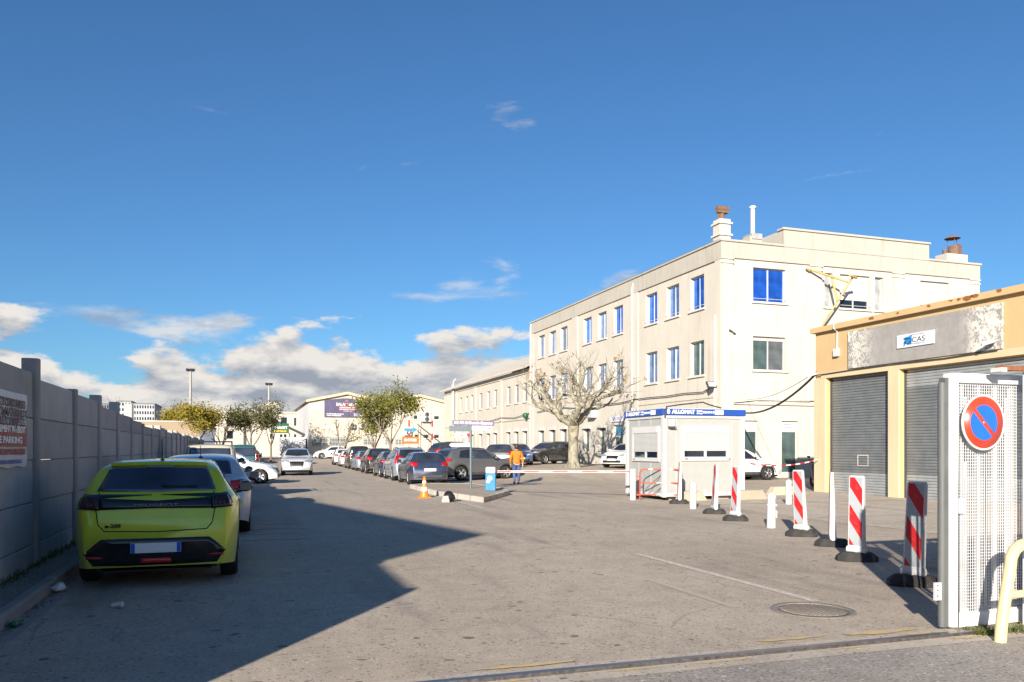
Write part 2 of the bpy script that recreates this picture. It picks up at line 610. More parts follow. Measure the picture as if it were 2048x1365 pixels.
plain('reflect_red', (0.46, 0.014, 0.018), 0.35, var=0.08, dirt=(0.20, 0.09, 0.07), dirt_amt=0.55, dscale=12)
plain('reflect_grey', (0.31, 0.335, 0.355), 0.35, var=0.06)
plain('barrier_red', (0.43, 0.045, 0.016), 0.45, var=0.12, scale=12)
plain('machine_blue', (0.006, 0.17, 0.42), 0.4, var=0.05, dirt=(0.2, 0.25, 0.3), dirt_amt=0.15)
plain('cone_orange', (0.78, 0.19, 0.015), 0.5, var=0.08, dirt=(0.3, 0.15, 0.07), dirt_amt=0.3)
plain('cone_white', (0.72, 0.70, 0.66), 0.45, var=0.06)
plain('orange_sign', (0.45, 0.13, 0.03), 0.5, var=0.1)
plain('banner_purple', (0.075, 0.066, 0.125), 0.5, var=0.12, scale=1.2)
plain('sign_purple', (0.105, 0.085, 0.15), 0.45, var=0.06)
plain('banner_white', (0.66, 0.66, 0.68), 0.6, var=0.1, scale=4, dirt=(0.36, 0.34, 0.33), dirt_amt=0.4)
plain('banner_red', (0.36, 0.05, 0.035), 0.6, var=0.12, scale=5)
plain('banner_ink', (0.16, 0.10, 0.09), 0.7, var=0.3, scale=30)
plain('ink_red', (0.40, 0.05, 0.04), 0.6, var=0.2)
plain('ink_pink', (0.66, 0.20, 0.22), 0.6, var=0.1)
plain('ink_black', (0.02, 0.02, 0.022), 0.5, var=0.1)
plain('ink_white', (0.80, 0.80, 0.80), 0.5, var=0.03)
plain('ink_blue', (0.05, 0.10, 0.32), 0.5, var=0.05)
plain('logo_blue', (0.01, 0.20, 0.52), 0.4, var=0.4, scale=6)
plain('sign_white', (0.60, 0.61, 0.63), 0.4, var=0.03)
plain('sign_slate', (0.09, 0.12, 0.14), 0.5, var=0.08)
plain('sign_yellow', (0.75, 0.42, 0.02), 0.5, var=0.08)
plain('sign_green', (0.012, 0.085, 0.035), 0.5, var=0.1)
plain('sign_cyan', (0.05, 0.22, 0.36), 0.4, var=0.15)
plain('zinc', (0.40, 0.395, 0.385), 0.55, metal=0.3, var=0.2, scale=3)
plain('brass', (0.45, 0.34, 0.12), 0.4, metal=0.6)
plain('green_glass_bottle', (0.01, 0.12, 0.05), 0.2, var=0.2)
plain('paper', (0.70, 0.68, 0.63), 0.8, var=0.06)
plain('cup_inside', (0.34, 0.26, 0.15), 0.7)
def weathered_board():
    q = Nodes('weathered_board')
    v = q.coord('World')
    x = q.sep(v)[1]
    n = q.noise(v, 3.2, 8, 0.7, 0.4)
    n2 = q.noise(v, 14, 6, 0.7)
    endm = q.math('MAXIMUM', q.rng(x, 21.0, 22.3, 0, 1, True), q.rng(x, 18.0, 17.2, 0, 1, True))
    f = q.rng(q.math('ADD', q.math('MULTIPLY', n2, 0.55), q.math('MULTIPLY', n, 0.45)), 0.47, 0.53, 0, 1, True)
    c = q.mix(q.rng(n, 0.3, 0.7, 0, 1), (0.235, 0.225, 0.215), (0.31, 0.295, 0.275))
    c = q.mix(q.math('MULTIPLY', f, q.math('MULTIPLY', endm, 0.9)), c, (0.66, 0.62, 0.55))
    c = q.mix(q.rng(q.voro(v, 3.5), 0.06, 0.03, 0, 0.8), c, (0.6, 0.57, 0.52))
    q.base(c)
    q.rough(0.8)
    q.bump(n2, 0.3, 0.006)
weathered_board()

glassy('pane_dark', (0.012, 0.02, 0.035))
glassy('pane_blue', (0.05, 0.22, 0.85), rough=0.05, metal=0.75)
glassy('pane_sky', (0.17, 0.28, 0.52), rough=0.05, metal=0.7)
glassy('pane_grey', (0.16, 0.18, 0.185), rough=0.06, metal=0.4)
glassy('pane_green', (0.10, 0.155, 0.15), rough=0.06, metal=0.4)
glassy('pane_curtain', (0.26, 0.27, 0.27), rough=0.25)
glassy('car_glass', (0.07, 0.085, 0.11), rough=0.03, spec=0.6, metal=0.62)
glassy('lamp_red', (0.42, 0.010, 0.012), rough=0.12)
glassy('lamp_red_dim', (0.09, 0.006, 0.01), rough=0.12)
glassy('lamp_dark', (0.012, 0.008, 0.012), rough=0.08)
glassy('lamp_clear', (0.30, 0.32, 0.34), rough=0.08, spec=0.9)
glassy('lamp_orange', (0.6, 0.14, 0.01), rough=0.15)

# --- vegetation and people
def foliage(name, a, b, c2):
    q = Nodes(name)
    v = q.coord('World')
    n = q.noise(v, 1.1, 3)
    n2 = q.voro(v, 2.6, outn='Color')
    s_ = q.sep(n2)[0]
    col = q.mix(q.rng(s_, 0.1, 0.9), a, b)
    col = q.mix(q.rng(n, 0.45, 0.7, 0, 0.8, True), col, c2)
    q.base(col)
    q.rough(0.7)
    q.b.inputs['Specular IOR Level'].default_value = 0.25
    t = q.n.new('ShaderNodeBsdfTranslucent')
    q.l.new(col, t.inputs[0])
    mx_ = q.n.new('ShaderNodeMixShader')
    mx_.inputs[0].default_value = 0.25
    q.l.new(q.b.outputs[0], mx_.inputs[1])
    q.l.new(t.outputs[0], mx_.inputs[2])
    q.l.new(mx_.outputs[0], q.n['Material Output'].inputs[0])
foliage('leaf_green', (0.11, 0.125, 0.025), (0.19, 0.19, 0.035), (0.27, 0.22, 0.04))
foliage('leaf_dark', (0.075, 0.085, 0.03), (0.12, 0.125, 0.045), (0.16, 0.13, 0.06))
foliage('leaf_yellow', (0.30, 0.24, 0.03), (0.17, 0.16, 0.03), (0.42, 0.29, 0.03))
foliage('leaf_dry', (0.22, 0.12, 0.04), (0.32, 0.18, 0.06), (0.28, 0.19, 0.08))
foliage('weed', (0.10, 0.12, 0.03), (0.16, 0.17, 0.05), (0.20, 0.17, 0.07))
plain('bark', (0.19, 0.155, 0.12), 0.9, var=0.25, scale=8, bump=0.5, bs=25)
q = Nodes('bark_plane')
_v = q.coord('World', scale=(1, 1, 0.6))
_a = q.voro(q.warp(_v, 0.1, 4.0), 7.0, outn='Color')
_c = q.mix(q.rng(q.sep(_a)[0], 0.2, 0.8), (0.17, 0.155, 0.11), (0.28, 0.258, 0.195))
_c = q.mix(q.rng(q.noise(_v, 6, 5), 0.56, 0.68, 0, 0.7, True), _c, (0.10, 0.09, 0.065))
q.base(_c)
q.rough(0.85)
q.bump(q.noise(_v, 16, 5), 0.4, 0.02)
plain('jacket_orange', (0.46, 0.15, 0.006), 0.8, var=0.12, scale=14)
plain('denim', (0.05, 0.085, 0.19), 0.85, var=0.15, scale=20)
plain('skin', (0.45, 0.27, 0.19), 0.55, var=0.06)
plain('hair', (0.035, 0.024, 0.018), 0.6, var=0.2)
plain('shoe', (0.03, 0.03, 0.032), 0.6, var=0.2)

for nm, c_, me_, ro_ in (('paint_lime', (0.56, 0.63, 0.010), 0.12, 0.32), ('paint_silver', (0.58, 0.59, 0.61), 0.3, 0.34),
        ('paint_silver_blue', (0.33, 0.38, 0.45), 0.5, 0.32), ('paint_blue', (0.035, 0.075, 0.21), 0.4, 0.32),
        ('paint_navy', (0.018, 0.032, 0.075), 0.35, 0.32), ('paint_black', (0.012, 0.012, 0.014), 0.2, 0.28),
        ('paint_grey', (0.14, 0.145, 0.15), 0.5, 0.34), ('paint_white', (0.60, 0.60, 0.60), 0.0, 0.35),
        ('paint_beige', (0.40, 0.38, 0.30), 0.1, 0.4), ('paint_pale_blue', (0.24, 0.32, 0.42), 0.4, 0.34),
        ('paint_red', (0.33, 0.02, 0.025), 0.2, 0.35), ('paint_green', (0.02, 0.10, 0.09), 0.3, 0.35), ('paint_darkgrey', (0.045, 0.047, 0.052), 0.4, 0.34)):
    paint(nm, c_, me_, ro_)
# ------------------------------------------------------------------ ground
def sheet(name, pts, z, mat, kind='structure', n=1):
    b = MB()
    b.add([(x, y, gz(x, y) + z) for x, y in pts], [tuple(range(len(pts)))])
    o = b.build(name, mat)
    return tag(o, kind=kind)

xs = [-900, -300, -100, -40, -15, -2, 4, 8] + [9 + 0.5 * i for i in range(17)] + [19, 22, 26, 32, 45, 70, 130, 300, 900]
ys = [-300, -80, -20, 5.06, 15, 25, 33] + [35 + 0.5 * i for i in range(19)] + [46, 52, 60, 70, 80, 85] + [86 + i for i in range(12)] + [100, 120, 160, 260, 600, 1600]
b = MB()
b.add([(x, y, gz(x, y)) for y in ys for x in xs],
      [(j * len(xs) + i, j * len(xs) + i + 1, (j + 1) * len(xs) + i + 1, (j + 1) * len(xs) + i) for j in range(len(ys) - 1) for i in range(len(xs) - 1)], 0, True)
tag(b.build('ground', 'asphalt'), kind='structure')

sheet('street', [(-40, -40), (40, -40), (40, 4.93), (-40, 4.93)], 0.004, 'street_asphalt')
# concrete strip that carries the gate rail
sheet('rail_strip', [(-3, 4.90), (12, 4.90), (12, 5.32), (-3, 5.32)], 0.008, 'concrete_apron')
# pale concrete yard before the shuttered garages
edge = [(12.0 + rnd.uniform(-.25, .25), 5.6 + i * 1.4) for i in range(11)]
ap = [(19.88, 5.6)] + [(19.88, 24.2)] + [(19.6, 26.5), (15.5, 26.0), (14.9, 24.0), (12.2, 21.2)] + list(reversed(edge))
sheet('concrete_yard', ap, 0.005, 'concrete_apron')
# slab joints
b = MB()
for y in (10.2, 14.9, 19.3):
    b.box(12.3, 19.85, y, y + 0.022, 0.0055, 0.0085)
for x in (15.9,):
    b.box(x, x + 0.022, 6, 24, 0.0055, 0.0087)
tag(b.build('slab_joints', 'dark_metal'), kind='structure')

# gate rail
b = MB()
b.box(-2.6, 11.5, 5.085, 5.145, 0.0, 0.035)
b.box(-2.6, 11.5, 5.16, 5.175, 0.0, 0.022)
tag(b.build('gate_rail', 'steel_rail'), 'steel sliding-gate rail set flush across the entrance', 'rail')

# paint
def strip(name, x0, x1, y0, y1, mat, z=0.006):
    b = MB()
    n = max(1, int(max(abs(x1 - x0), abs(y1 - y0)) / 1.5))
    for i in range(n):
        if abs(y1 - y0) > abs(x1 - x0):
            ya, yb = y0 + (y1 - y0) * i / n, y0 + (y1 - y0) * (i + 1) / n
            b.quad((x0, ya, gz(x0, ya) + z), (x1, ya, gz(x1, ya) + z), (x1, yb, gz(x1, yb) + z), (x0, yb, gz(x0, yb) + z))
        else:
            xa, xb = x0 + (x1 - x0) * i / n, x0 + (x1 - x0) * (i + 1) / n
            b.quad((xa, y0, gz(xa, y0) + z), (xb, y0, gz(xb, y0) + z), (xb, y1, gz(xb, y1) + z), (xa, y1, gz(xa, y1) + z))
    return tag(b.build(name, mat), kind='structure')
strip('painted_line', 5.47, 5.58, 6.72, 10.6, 'line_white')
strip('painted_line', 4.52, 4.62, 6.7, 8.5, 'line_faint')
strip('painted_line', 5.95, 6.05, 20.2, 25.8, 'line_white')
strip('painted_line', 5.1, 5.2, 21.5, 27.0, 'line_faint')
for i in range(14):
    y = 14.3 + i * 0.98
    strip('bay_line', 0.02, 1.15, y, y + 0.09, 'line_white')
for i, y in enumerate((43.2, 57, 61.5, 66)):
    strip('bay_line', 5.2, 6.9, y, y + 0.12, 'line_white')
b = MB()
b.add([(2.45, 45.2, .006), (2.62, 45.2, .006), (2.62, 47.6, .006), (2.95, 47.6, .006), (2.53, 49.4, .006), (2.12, 47.6, .006), (2.45, 47.6, .006)], [(0, 1, 2, 3, 4, 5, 6)])
tag(b.build('painted_arrow', 'line_faint'), kind='structure')
def blotch(cx, cy, rx, ry, seed, mat, z, name):
    r_ = random.Random(seed)
    b = MB()
    n = 20
    b.add([(cx + rx * (1 + r_.uniform(-.3, .3)) * math.cos(2 * PI * i / n), cy + ry * (1 + r_.uniform(-.3, .3)) * math.sin(2 * PI * i / n), z) for i in range(n)], [tuple(range(n))])
    return tag(b.build(name, mat), kind='structure')
for i, (x, y, rx, ry) in enumerate(((5.1, 5.40, .34, .05), (5.62, 5.02, .16, .03), (4.2, 5.43, .3, .03), (3.3, 5.02, .25, .02), (2.6, 5.03, .2, .02), (1.9, 5.36, .35, .03), (4.45, 5.03, .18, .016), (1.65, 5.02, .2, .018), (5.35, 5.24, .22, .03))):
    blotch(x, y, rx, ry, i, 'line_yellow', 0.0125 + 0.0006 * i, 'paint_remnant')

# manhole
mh = thing('manhole_cover', 'round ribbed cast iron manhole cover set in the asphalt', 'manhole', (5.19, 6.36, 0))
b = MB().lathe([(0.315, 0.004), (0.315, 0.011), (0.385, 0.011), (0.39, 0.003)], n=40)
b.build('frame', 'manhole_iron', mh)
b = MB().lathe([(0.0, 0.006), (0.308, 0.006), (0.308, 0.0)], n=40)
for i in range(-8, 9):
    x = i * 0.034
    h = math.sqrt(max(0, 0.29 ** 2 - x * x))
    b.box(x - .007, x + .007, -h, h, 0.0, 0.012)
b.build('lid', 'manhole_iron', mh, rot=(0, 0, R(-62)))

# ------------------------------------------------------------------ left boundary: pavement, kerb, panel wall
WX = -2.5
b = MB()
b.box(-2.62, -2.08, -12, 64, -0.1, 0.118)
tag(b.build('pavement', 'pavement_dark'), kind='structure')
kerb = tag(link('kerb', None), kind='structure')
kerb.empty_display_size = .2
kb = MB().prism([(-2.08, -.1), (-2.08, .122), (-2.06, .13), (-1.975, .13), (-1.955, .11), (-1.94, -.1)], 0.006, 0.994, 'y')
km = kb.mesh('kerbstone', 'kerb_dark', bevel=0.006)
for i in range(46):
    link('kerbstone', km, kerb, (rnd.uniform(-.006, .006), -6 + i, rnd.uniform(-.008, .004)))
b = MB()
b.box(-1.94, -1.76, -12, 64, -0.05, 0.006)
tag(b.build('gutter', 'kerb_dark'), kind='structure')
# leaf litter in the gutter
b = MB()
rl = random.Random(5)
for i in range(420):
    y = rl.uniform(3, 12.5)
    x = -1.93 + abs(rl.gauss(0, .05))
    s_ = rl.uniform(.008, .022)
    a = rl.uniform(0, 6.3)
    t = rl.uniform(.0, .02)
    b.add([(x + s_ * math.cos(a + k * 2.1), y + s_ * math.sin(a + k * 2.1), .009 + t * (k == 0) + rl.uniform(0, .004)) for k in range(3)], [(0, 1, 2)])
tag(b.build('gutter_litter', 'leaf_dry', fix=False), 'brown leaf litter lying along the left gutter', 'litter', kind='stuff')
# weeds at the foot of the wall
b = MB()
for i in range(900):
    y = rl.uniform(6, 24)
    x = -2.44 + abs(rl.gauss(0, .05))
    h = rl.uniform(.03, .11)
    a = rl.uniform(0, 6.3)
    dx, dy = .012 * math.cos(a), .012 * math.sin(a)
    lx, ly = rl.gauss(0, .03), rl.gauss(0, .03)
    b.add([(x - dx, y - dy, .116), (x + dx, y + dy, .116), (x + lx, y + ly, .116 + h)], [(0, 1, 2)])
tag(b.build('wall_weeds', 'weed', fix=False), 'low weeds growing along the foot of the panel wall', 'weeds', kind='stuff')

wall = thing('panel_wall', 'long grey precast concrete panel wall along the left of the lane', 'wall', (WX, 0, 0.1))
post_y = [2.5, 4.7, 6.9, 9.05, 11.35, 13.75, 15.95, 18.15, 20.35] + [22.55 + 2.2 * i for i in range(17)]
def top_of(y):
    if y < 11.3: return 2.51
    if y < 13.7: return 2.45
    if y < 15.9: return 2.42
    if y < 18.1: return 2.34
    if y < 20.3: return 2.31
    return 2.20 + 0.05 * math.sin(y)
pm = {}
def panel_mesh(ln, h):
    k = (round(ln, 2), round(h, 2))
    if k not in pm:
        pm[k] = MB().box(-.045, .045, 0.0, ln, 0.0, h).mesh('panel', 'concrete_panel', bevel=0.008)
    return pm[k]
for i in range(len(post_y) - 1):
    y0, y1 = post_y[i] + .075, post_y[i + 1] - .075
    top = top_of(y0) - .1
    z = 0.0
    rows = [0.28, 0.52, 0.52, 0.52] + [0]
    rows[4] = top - sum(rows[:4])
    for j, h in enumerate(rows):
        link('panel', panel_mesh(y1 - y0, h - 0.012), wall, (rnd.uniform(-.008, .008), y0, z), (0, rnd.uniform(-.008, .008), 0))
        z += h
    # thin core added to stop sun leaking through the joints, open at one place only
    cz = 1.30 if i == 4 else 0
    MB().box(-.02, .02, y0 + (1.1 if cz else 0), y1, 0, top - .03).build('joint_light_stop', 'kerb_dark', wall)
    if cz:
        MB().box(-.02, .02, y0, y0 + 1.1, 0, 1.28).box(-.02, .02, y0, y0 + 1.1, 1.36, top - .03).build('joint_light_stop', 'kerb_dark', wall)
    # concrete post, the taller ones as in the row nearest the camera
    pt = {3: 2.52, 4: 2.62, 5: 2.47, 6: 2.52, 7: 2.52, 8: 2.60}.get(i + 0, top_of(y0) + 0.04)
    if i == 4:
        pt = 2.68
    pb = MB().prism([(-.09, -.075), (-.09, .075), (.075, .075), (.10, .045), (.10, -.045), (.075, -.075)], -0.1, pt - .1, 'z')
    pb.build('post', 'concrete_post', wall, (0, post_y[i], 0), bevel=0.01)
b = MB().box(-.02, .02, 0, .05, 1.35, 1.40)
# banner on the wall
bn = thing('warning_banner', 'tattered white and red no-dumping banner fixed to the panel wall', 'banner', (WX + .062, 9.92, 1.77))
b = MB()
n, m_ = 14, 12
b.add([(0.006 * math.sin(i * .9 + j * .7) + .006 * math.sin(j * 1.3), -0.95 + 1.87 * i / n, -.42 + .84 * j / m_ + (.012 * math.sin(i * 1.3) if j == 0 else 0)) for j in range(m_ + 1) for i in range(n + 1)],
      [(j * (n + 1) + i, j * (n + 1) + i + 1, (j + 1) * (n + 1) + i + 1, (j + 1) * (n + 1) + i) for j in range(m_) for i in range(n)], 0, True)
b.build('sheet', 'banner_white', bn)
MB().box(.012, .017, -.93, .88, -.19, .06).build('red_band', 'banner_red', bn)
RW = (R(90), 0, R(90))
for s_, z, sz, mt, x_, wd in (("DEPOT D'ORDURES", .29, .125, 'banner_ink', .80, 1.55), ("GRAVATS, MATERIAUX", .185, .125, 'banner_ink', .84, 1.7), ("AUTRES OBJETS", .085, .125, 'banner_ink', .77, 1.5),
        ("FORMELLEMENT INTERDIT", .0, .10, 'ink_white', .80, 1.6), ("SUR LE PARKING", -.12, .10, 'ink_white', .66, 1.4), ("SOUS PEINE DE POURSUITES", -.25, .085, 'ink_red', .80, 1.6), ("SITE SOUS VIDEO SURVEILLANCE", -.36, .05, 'ink_blue', .62, 1.2)):
    text(s_, sz, mt, bn, (.021, x_, z), RW, width=wd, align='RIGHT', bold=0.004)

# neighbours' buildings behind and left of the camera: they throw the shade over the entrance
nb = thing('neighbour_house', 'tall neighbouring house behind the panel wall, left of the entrance', 'building', (-7.88, -3.31, 0), R(12.0))
b = MB()
b.box(-9, 0, 0, 11.0, 0, 5.70)
b.build('wall', 'stucco_cream', nb)
b = MB()
lo4, hi4 = [(-9, 0), (0, 0), (0, 11), (-9, 11)], [(-9.5, -.15), (.36, -.15), (.36, 11.3), (-9.5, 11.3)]
b.add([(x, y, 5.70) for x, y in lo4] + [(x, y, 7.0) for x, y in hi4], [(3, 2, 1, 0), (4, 5, 6, 7), (0, 1, 5, 4), (1, 2, 6, 5), (2, 3, 7, 6), (3, 0, 4, 7)])
b.build('flared_eaves', 'stucco_trim', nb)  # out of view; flare shaped to give the cast shade its slanted edge
an = thing('annex', 'low flat-roofed annex beside the entrance, left of the camera', 'building', (-4.74, -.73, 0))
MB().box(-3.6, 0, 0, 1.95, 0, 3.80).build('wall', 'stucco_cream', an)
MB().box(-3.62, .02, -.02, 1.97, 3.80, 3.89).build('coping', 'stucco_trim', an)
# ------------------------------------------------------------------ facades with real openings
def holed(b, O, U, V, Nn, u0, u1, v0, v1, holes, depth=0.2, m=0):
    """wall face in the plane O+u*U+v*V with rectangular openings and reveals running inwards (against Nn)"""
    O, U, V, Nn = Vector(O), Vector(U), Vector(V), Vector(Nn)
    us = sorted({u0, u1, *[h[0] for h in holes], *[h[1] for h in holes]})
    vs_ = sorted({v0, v1, *[h[2] for h in holes], *[h[3] for h in holes]})
    P = lambda u, v, d=0: O + U * u + V * v - Nn * d
    for i in range(len(us) - 1):
        for j in range(len(vs_) - 1):
            cu, cv = (us[i] + us[i + 1]) / 2, (vs_[j] + vs_[j + 1]) / 2
            if any(h[0] < cu < h[1] and h[2] < cv < h[3] for h in holes):
                continue
            b.quad(P(us[i], vs_[j]), P(us[i + 1], vs_[j]), P(us[i + 1], vs_[j + 1]), P(us[i], vs_[j + 1]), m)
    for a, c, d, e_ in holes:
        for p, q_ in (((a, d), (c, d)), ((c, d), (c, e_)), ((c, e_), (a, e_)), ((a, e_), (a, d))):
            b.quad(P(*p), P(*q_), P(*q_, depth), P(*p, depth), m)

WM = {}
def window(parent, O, U, Nn, u0, u1, z0, z1, depth, frame='frame_grey', pane='pane_sky', mull=1, sill=True, rail=False, name='window', shutter=None, sillmat='sill_white', pane2=None, bars=0):
    """frame (the part) with panes, sill, shutter and rail as its pieces; local x runs along the wall, y outwards"""
    U, Nn = Vector(U), Vector(Nn)
    ang = math.atan2(U.y, U.x)
    W, Hh = u1 - u0, z1 - z0
    c = Vector(O) + U * (u0 + u1) / 2 - Nn * depth
    sgn = -1 if Vector((-U.y, U.x, 0)).dot(Nn) < 0 else 1   # local y of the rotated frame against the outward normal
    key = (round(W, 2), round(Hh, 2), frame, mull, sgn)
    if key not in WM:
        b = MB()
        t = 0.06
        for x0, x1, a, d in ((-W / 2, -W / 2 + t, 0, Hh), (W / 2 - t, W / 2, 0, Hh), (-W / 2 + t, W / 2 - t, 0, t), (-W / 2 + t, W / 2 - t, Hh - t, Hh)):
            b.box(x0, x1, -.01, .06, a, d)
        for k in range(mull):
            x = -W / 2 + W * (k + 1) / (mull + 1)
            b.box(x - .035, x + .035, .0, .055, t, Hh - t)
        WM[key] = b.mesh('window', frame)
    f = link(name, WM[key], parent, (c.x, c.y, z0), (0, 0, ang if sgn == 1 else ang + PI))
    # after the turn local +y always looks outwards
    pw = (W - .12) / (mull + 1)
    for k in range(mull + 1):
        x0 = -W / 2 + .06 + pw * k
        pk = ('p', round(pw, 2), round(Hh, 2), pane if not (pane2 and k % 2) else pane2)
        if pk not in WM:
            WM[pk] = MB().box(0, pw, 0.008, .022, .06, Hh - .06).mesh('pane', pk[3])
        link('pane', WM[pk], f, (x0, 0, 0), (rnd.uniform(-.012, .012), 0, rnd.uniform(-.012, .012)))
    if sill:
        sk = ('s', round(W, 2), round(depth, 2), sillmat)
        if sk not in WM:
            WM[sk] = MB().box(-W / 2 - .12, W / 2 + .12, depth + .003, depth + .10, -.10, -.005).box(-W / 2 + .003, W / 2 - .003, -.01, depth + .003, -.06, .004).mesh('sill', sillmat)
        link('sill', WM[sk], f)
    if rail:
        rk = ('r', round(W, 2))
        if rk not in WM:
            WM[rk] = MB().tube([(-W / 2, depth + .05, .16), (W / 2, depth + .05, .16)], .014, 6).tube([(-W / 2, depth + .05, .16), (-W / 2, depth - .05, .16)], .012, 6).tube([(W / 2, depth + .05, .16), (W / 2, depth - .05, .16)], .012, 6).mesh('rail', 'sill_white')
        link('rail', WM[rk], f)
    if shutter:
        frac, mt = shutter
        b = MB()
        hh = Hh * frac
        ns = max(3, int(hh / .055))
        for k in range(ns):
            za = Hh - hh + k * hh / ns
            b.box(-W / 2 + .02, W / 2 - .02, .065, .082, za + .004, za + hh / ns - .002)
            b.box(-W / 2 + .02, W / 2 - .02, .06, .066, za - .002, za + .006)
        b.build('roller_blind', mt, f)
    if bars:
        b = MB()
        for k in range(bars):
            x = -W / 2 + W * (k + .5) / bars
            b.tube([(x, depth + .08, .02), (x, depth + .08, Hh - .02)], .022, 5)
        for z in (.12, Hh * .5, Hh - .12):
            b.box(-W / 2, W / 2, depth + .07, depth + .09, z - .02, z + .02)
        tag(b.build('window_grille', 'kiosk_white', f), kind='stuff')
    return f

X0, Y0 = 23.9, 36.4        # corner of the office block
XE, YE = 41.65, 65.8
off = thing('office_block', 'three-storey off-white office block with stepped parapet at the right', 'building', (X0, Y0, 0))
def lo(x, y, z):           # world to office-local
    return (x - X0, y - Y0, z)
cy3 = [38.82, 41.46, 44.04, 48.67, 51.20, 53.71, 58.24, 60.65, 63.16]
HL = []
for c in cy3:
    HL.append((c - .72, c + .72, 9.30, 11.16))
    HL.append((c - .72, c + .72, 5.63, 7.54))
gl = [(37.6, 39.0), (40.6, 42.0), (43.3, 44.6)]
for c in (58.22, 60.6, 63.16):
    HL.append((c - .55, c + .55, 1.75, 3.25))
for c in (51.15, 53.77):
    HL.append((c - .57, c + .57, 1.35, 3.17))
HL.append((47.95, 49.5, 0.5, 3.2))
b = MB()
holed(b, (0, -Y0, 0), (0, 1, 0), (0, 0, 1), (-1, 0, 0), Y0, YE, -.3, 12.5, HL, .24)
HF = [(25.84, 27.92, 9.46, 11.28), (25.84, 27.92, 5.79, 7.60), (30.47, 31.04, 9.42, 11.31), (31.51, 33.6, 9.42, 11.31), (33.95, 34.55, 9.42, 11.31), (37.22, 39.4, 9.42, 11.34),
      (31.51, 33.6, 5.79, 7.6), (37.22, 39.4, 5.79, 7.6), (25.06, 26.18, 0.25, 3.08), (27.66, 28.74, 0.25, 3.08)]
holed(b, (-X0, 0, 0), (1, 0, 0), (0, 0, 1), (0, -1, 0), X0, XE, -.3, 12.5, HF, .22)
b.quad(lo(XE, Y0, -.3), lo(XE, YE, -.3), lo(XE, YE, 12.5), lo(XE, Y0, 12.5))
b.quad(lo(X0, YE, -.3), lo(XE, YE, -.3), lo(XE, YE, 12.5), lo(X0, YE, 12.5))
b.build('wall', 'stucco_white', off)
# frieze bands, stepped parapet and copings
b = MB()
b.box(-.09, .0, .0, YE - Y0, 11.58, 12.50)
b.box(-.09, XE - X0 + .02, -.09, .0, 11.66, 12.50)
b.build('frieze', 'stucco_parapet', off)
b = MB()
b.box(27.7 - X0, 37.75 - X0, -.12, .30, 12.50, 13.42)
b.box(27.7 - X0, 27.95 - X0, .30, 6.0, 12.50, 13.42)
b.box(37.5 - X0, 37.75 - X0, .30, 6.0, 12.50, 13.42)
b.build('raised_parapet', 'stucco_parapet', off)
b = MB()
b.box(-.16, .30, .32, YE - Y0 + .05, 12.50, 12.62)
b.box(-.16, 27.7 - X0, -.16, .32, 12.50, 12.62)
b.box(37.75 - X0, XE - X0 + .1, -.16, .32, 12.50, 12.62)
b.box(27.62 - X0, 37.83 - X0, -.2, .36, 13.42, 13.54)
b.build('coping', 'stucco_parapet', off, bevel=.015)
MB().box(.25, XE - X0, .25, YE - Y0, 12.2, 12.3).build('roof', 'concrete_stone', off)
# pilasters and shallow panel fields
for (ya, yb) in ((36.42, 36.95), (45.75, 46.75), (55.45, 56.45), (65.1, 65.8)):
    MB().box(-.075, 0, ya - Y0, yb - Y0, -.3, 11.575).build('pilaster', 'stucco_white', off)
for (xa, xb) in ((23.84, 24.54), (29.48, 30.25), (35.16, 35.93), (40.95, 41.65)):
    p = MB().box(xa - X0, xb - X0, -.075, 0, -.3 if xa < 25 else 4.1, 11.655).build('pilaster', 'stucco_white', off)
    MB().box(xa - X0 - .05, xb - X0 + .05, -.12, -.076, 11.36, 11.44).box(xa - X0 - .05, xb - X0 + .05, -.13, -.076, 11.58, 11.655).build('capital', 'stucco_trim', p)
MB().box(24.6 - X0, XE - X0, -.10, 0, 3.93, 4.10).build('string_course', 'stucco_trim', off)
MB().box(-.05, 0, .55, 9.3, 4.32, 4.40).build('string_course', 'stucco_trim', off)
# windows, lane side
UL, NL = (0, 1, 0), (-1, 0, 0)
for i, c in enumerate(cy3):
    window(off, lo(X0, 0, 0), UL, NL, c - .72, c + .72, 9.30, 11.16, .24, pane=('pane_sky', 'pane_blue')[i % 3 != 1 and i < 6 and 1 or 0] if i != 1 else 'pane_sky', rail=True)
    window(off, lo(X0, 0, 0), UL, NL, c - .72, c + .72, 5.63, 7.54, .24, pane=('pane_green' if i == 0 else 'pane_sky'), rail=False)
for c in (58.22, 60.6, 63.16):
    f = window(off, lo(X0, 0, 0), UL, NL, c - .55, c + .55, 1.75, 3.25, .24, pane='pane_green', mull=0)
    MB().box(-.62, .62, .24, .40, 1.38, 1.56).build('shutter_box', 'frame_grey', f)
for c in (51.15, 53.77):
    f = window(off, lo(X0, 0, 0), UL, NL, c - .57, c + .57, 1.35, 3.17, .24, pane='pane_green', mull=1, frame='kiosk_white')
    MB().box(-.66, .66, .24, .42, 1.70, 1.90).build('shutter_box', 'frame_grey', f)
dr = MB().box(-.76, -.68, -.02, .06, 0, 2.7).box(.68, .76, -.02, .06, 0, 2.7).box(-.68, .68, -.02, .06, 2.62, 2.7).box(-.68, .68, -.02, .05, 1.9, 1.96).box(-.04, .04, -.02, .05, 0, 1.9).build('door', 'kiosk_white', off, lo(X0 + .2, 48.72, .5), (0, 0, R(90)))
MB().box(-.67, -.05, 0, .02, .05, 1.88).build('pane', 'pane_green', dr)
MB().box(.05, .67, 0, .02, .05, 1.88).build('pane', 'pane_green', dr)
MB().box(-.67, .67, 0, .02, 1.98, 2.6).build('pane', 'sign_cyan', dr)
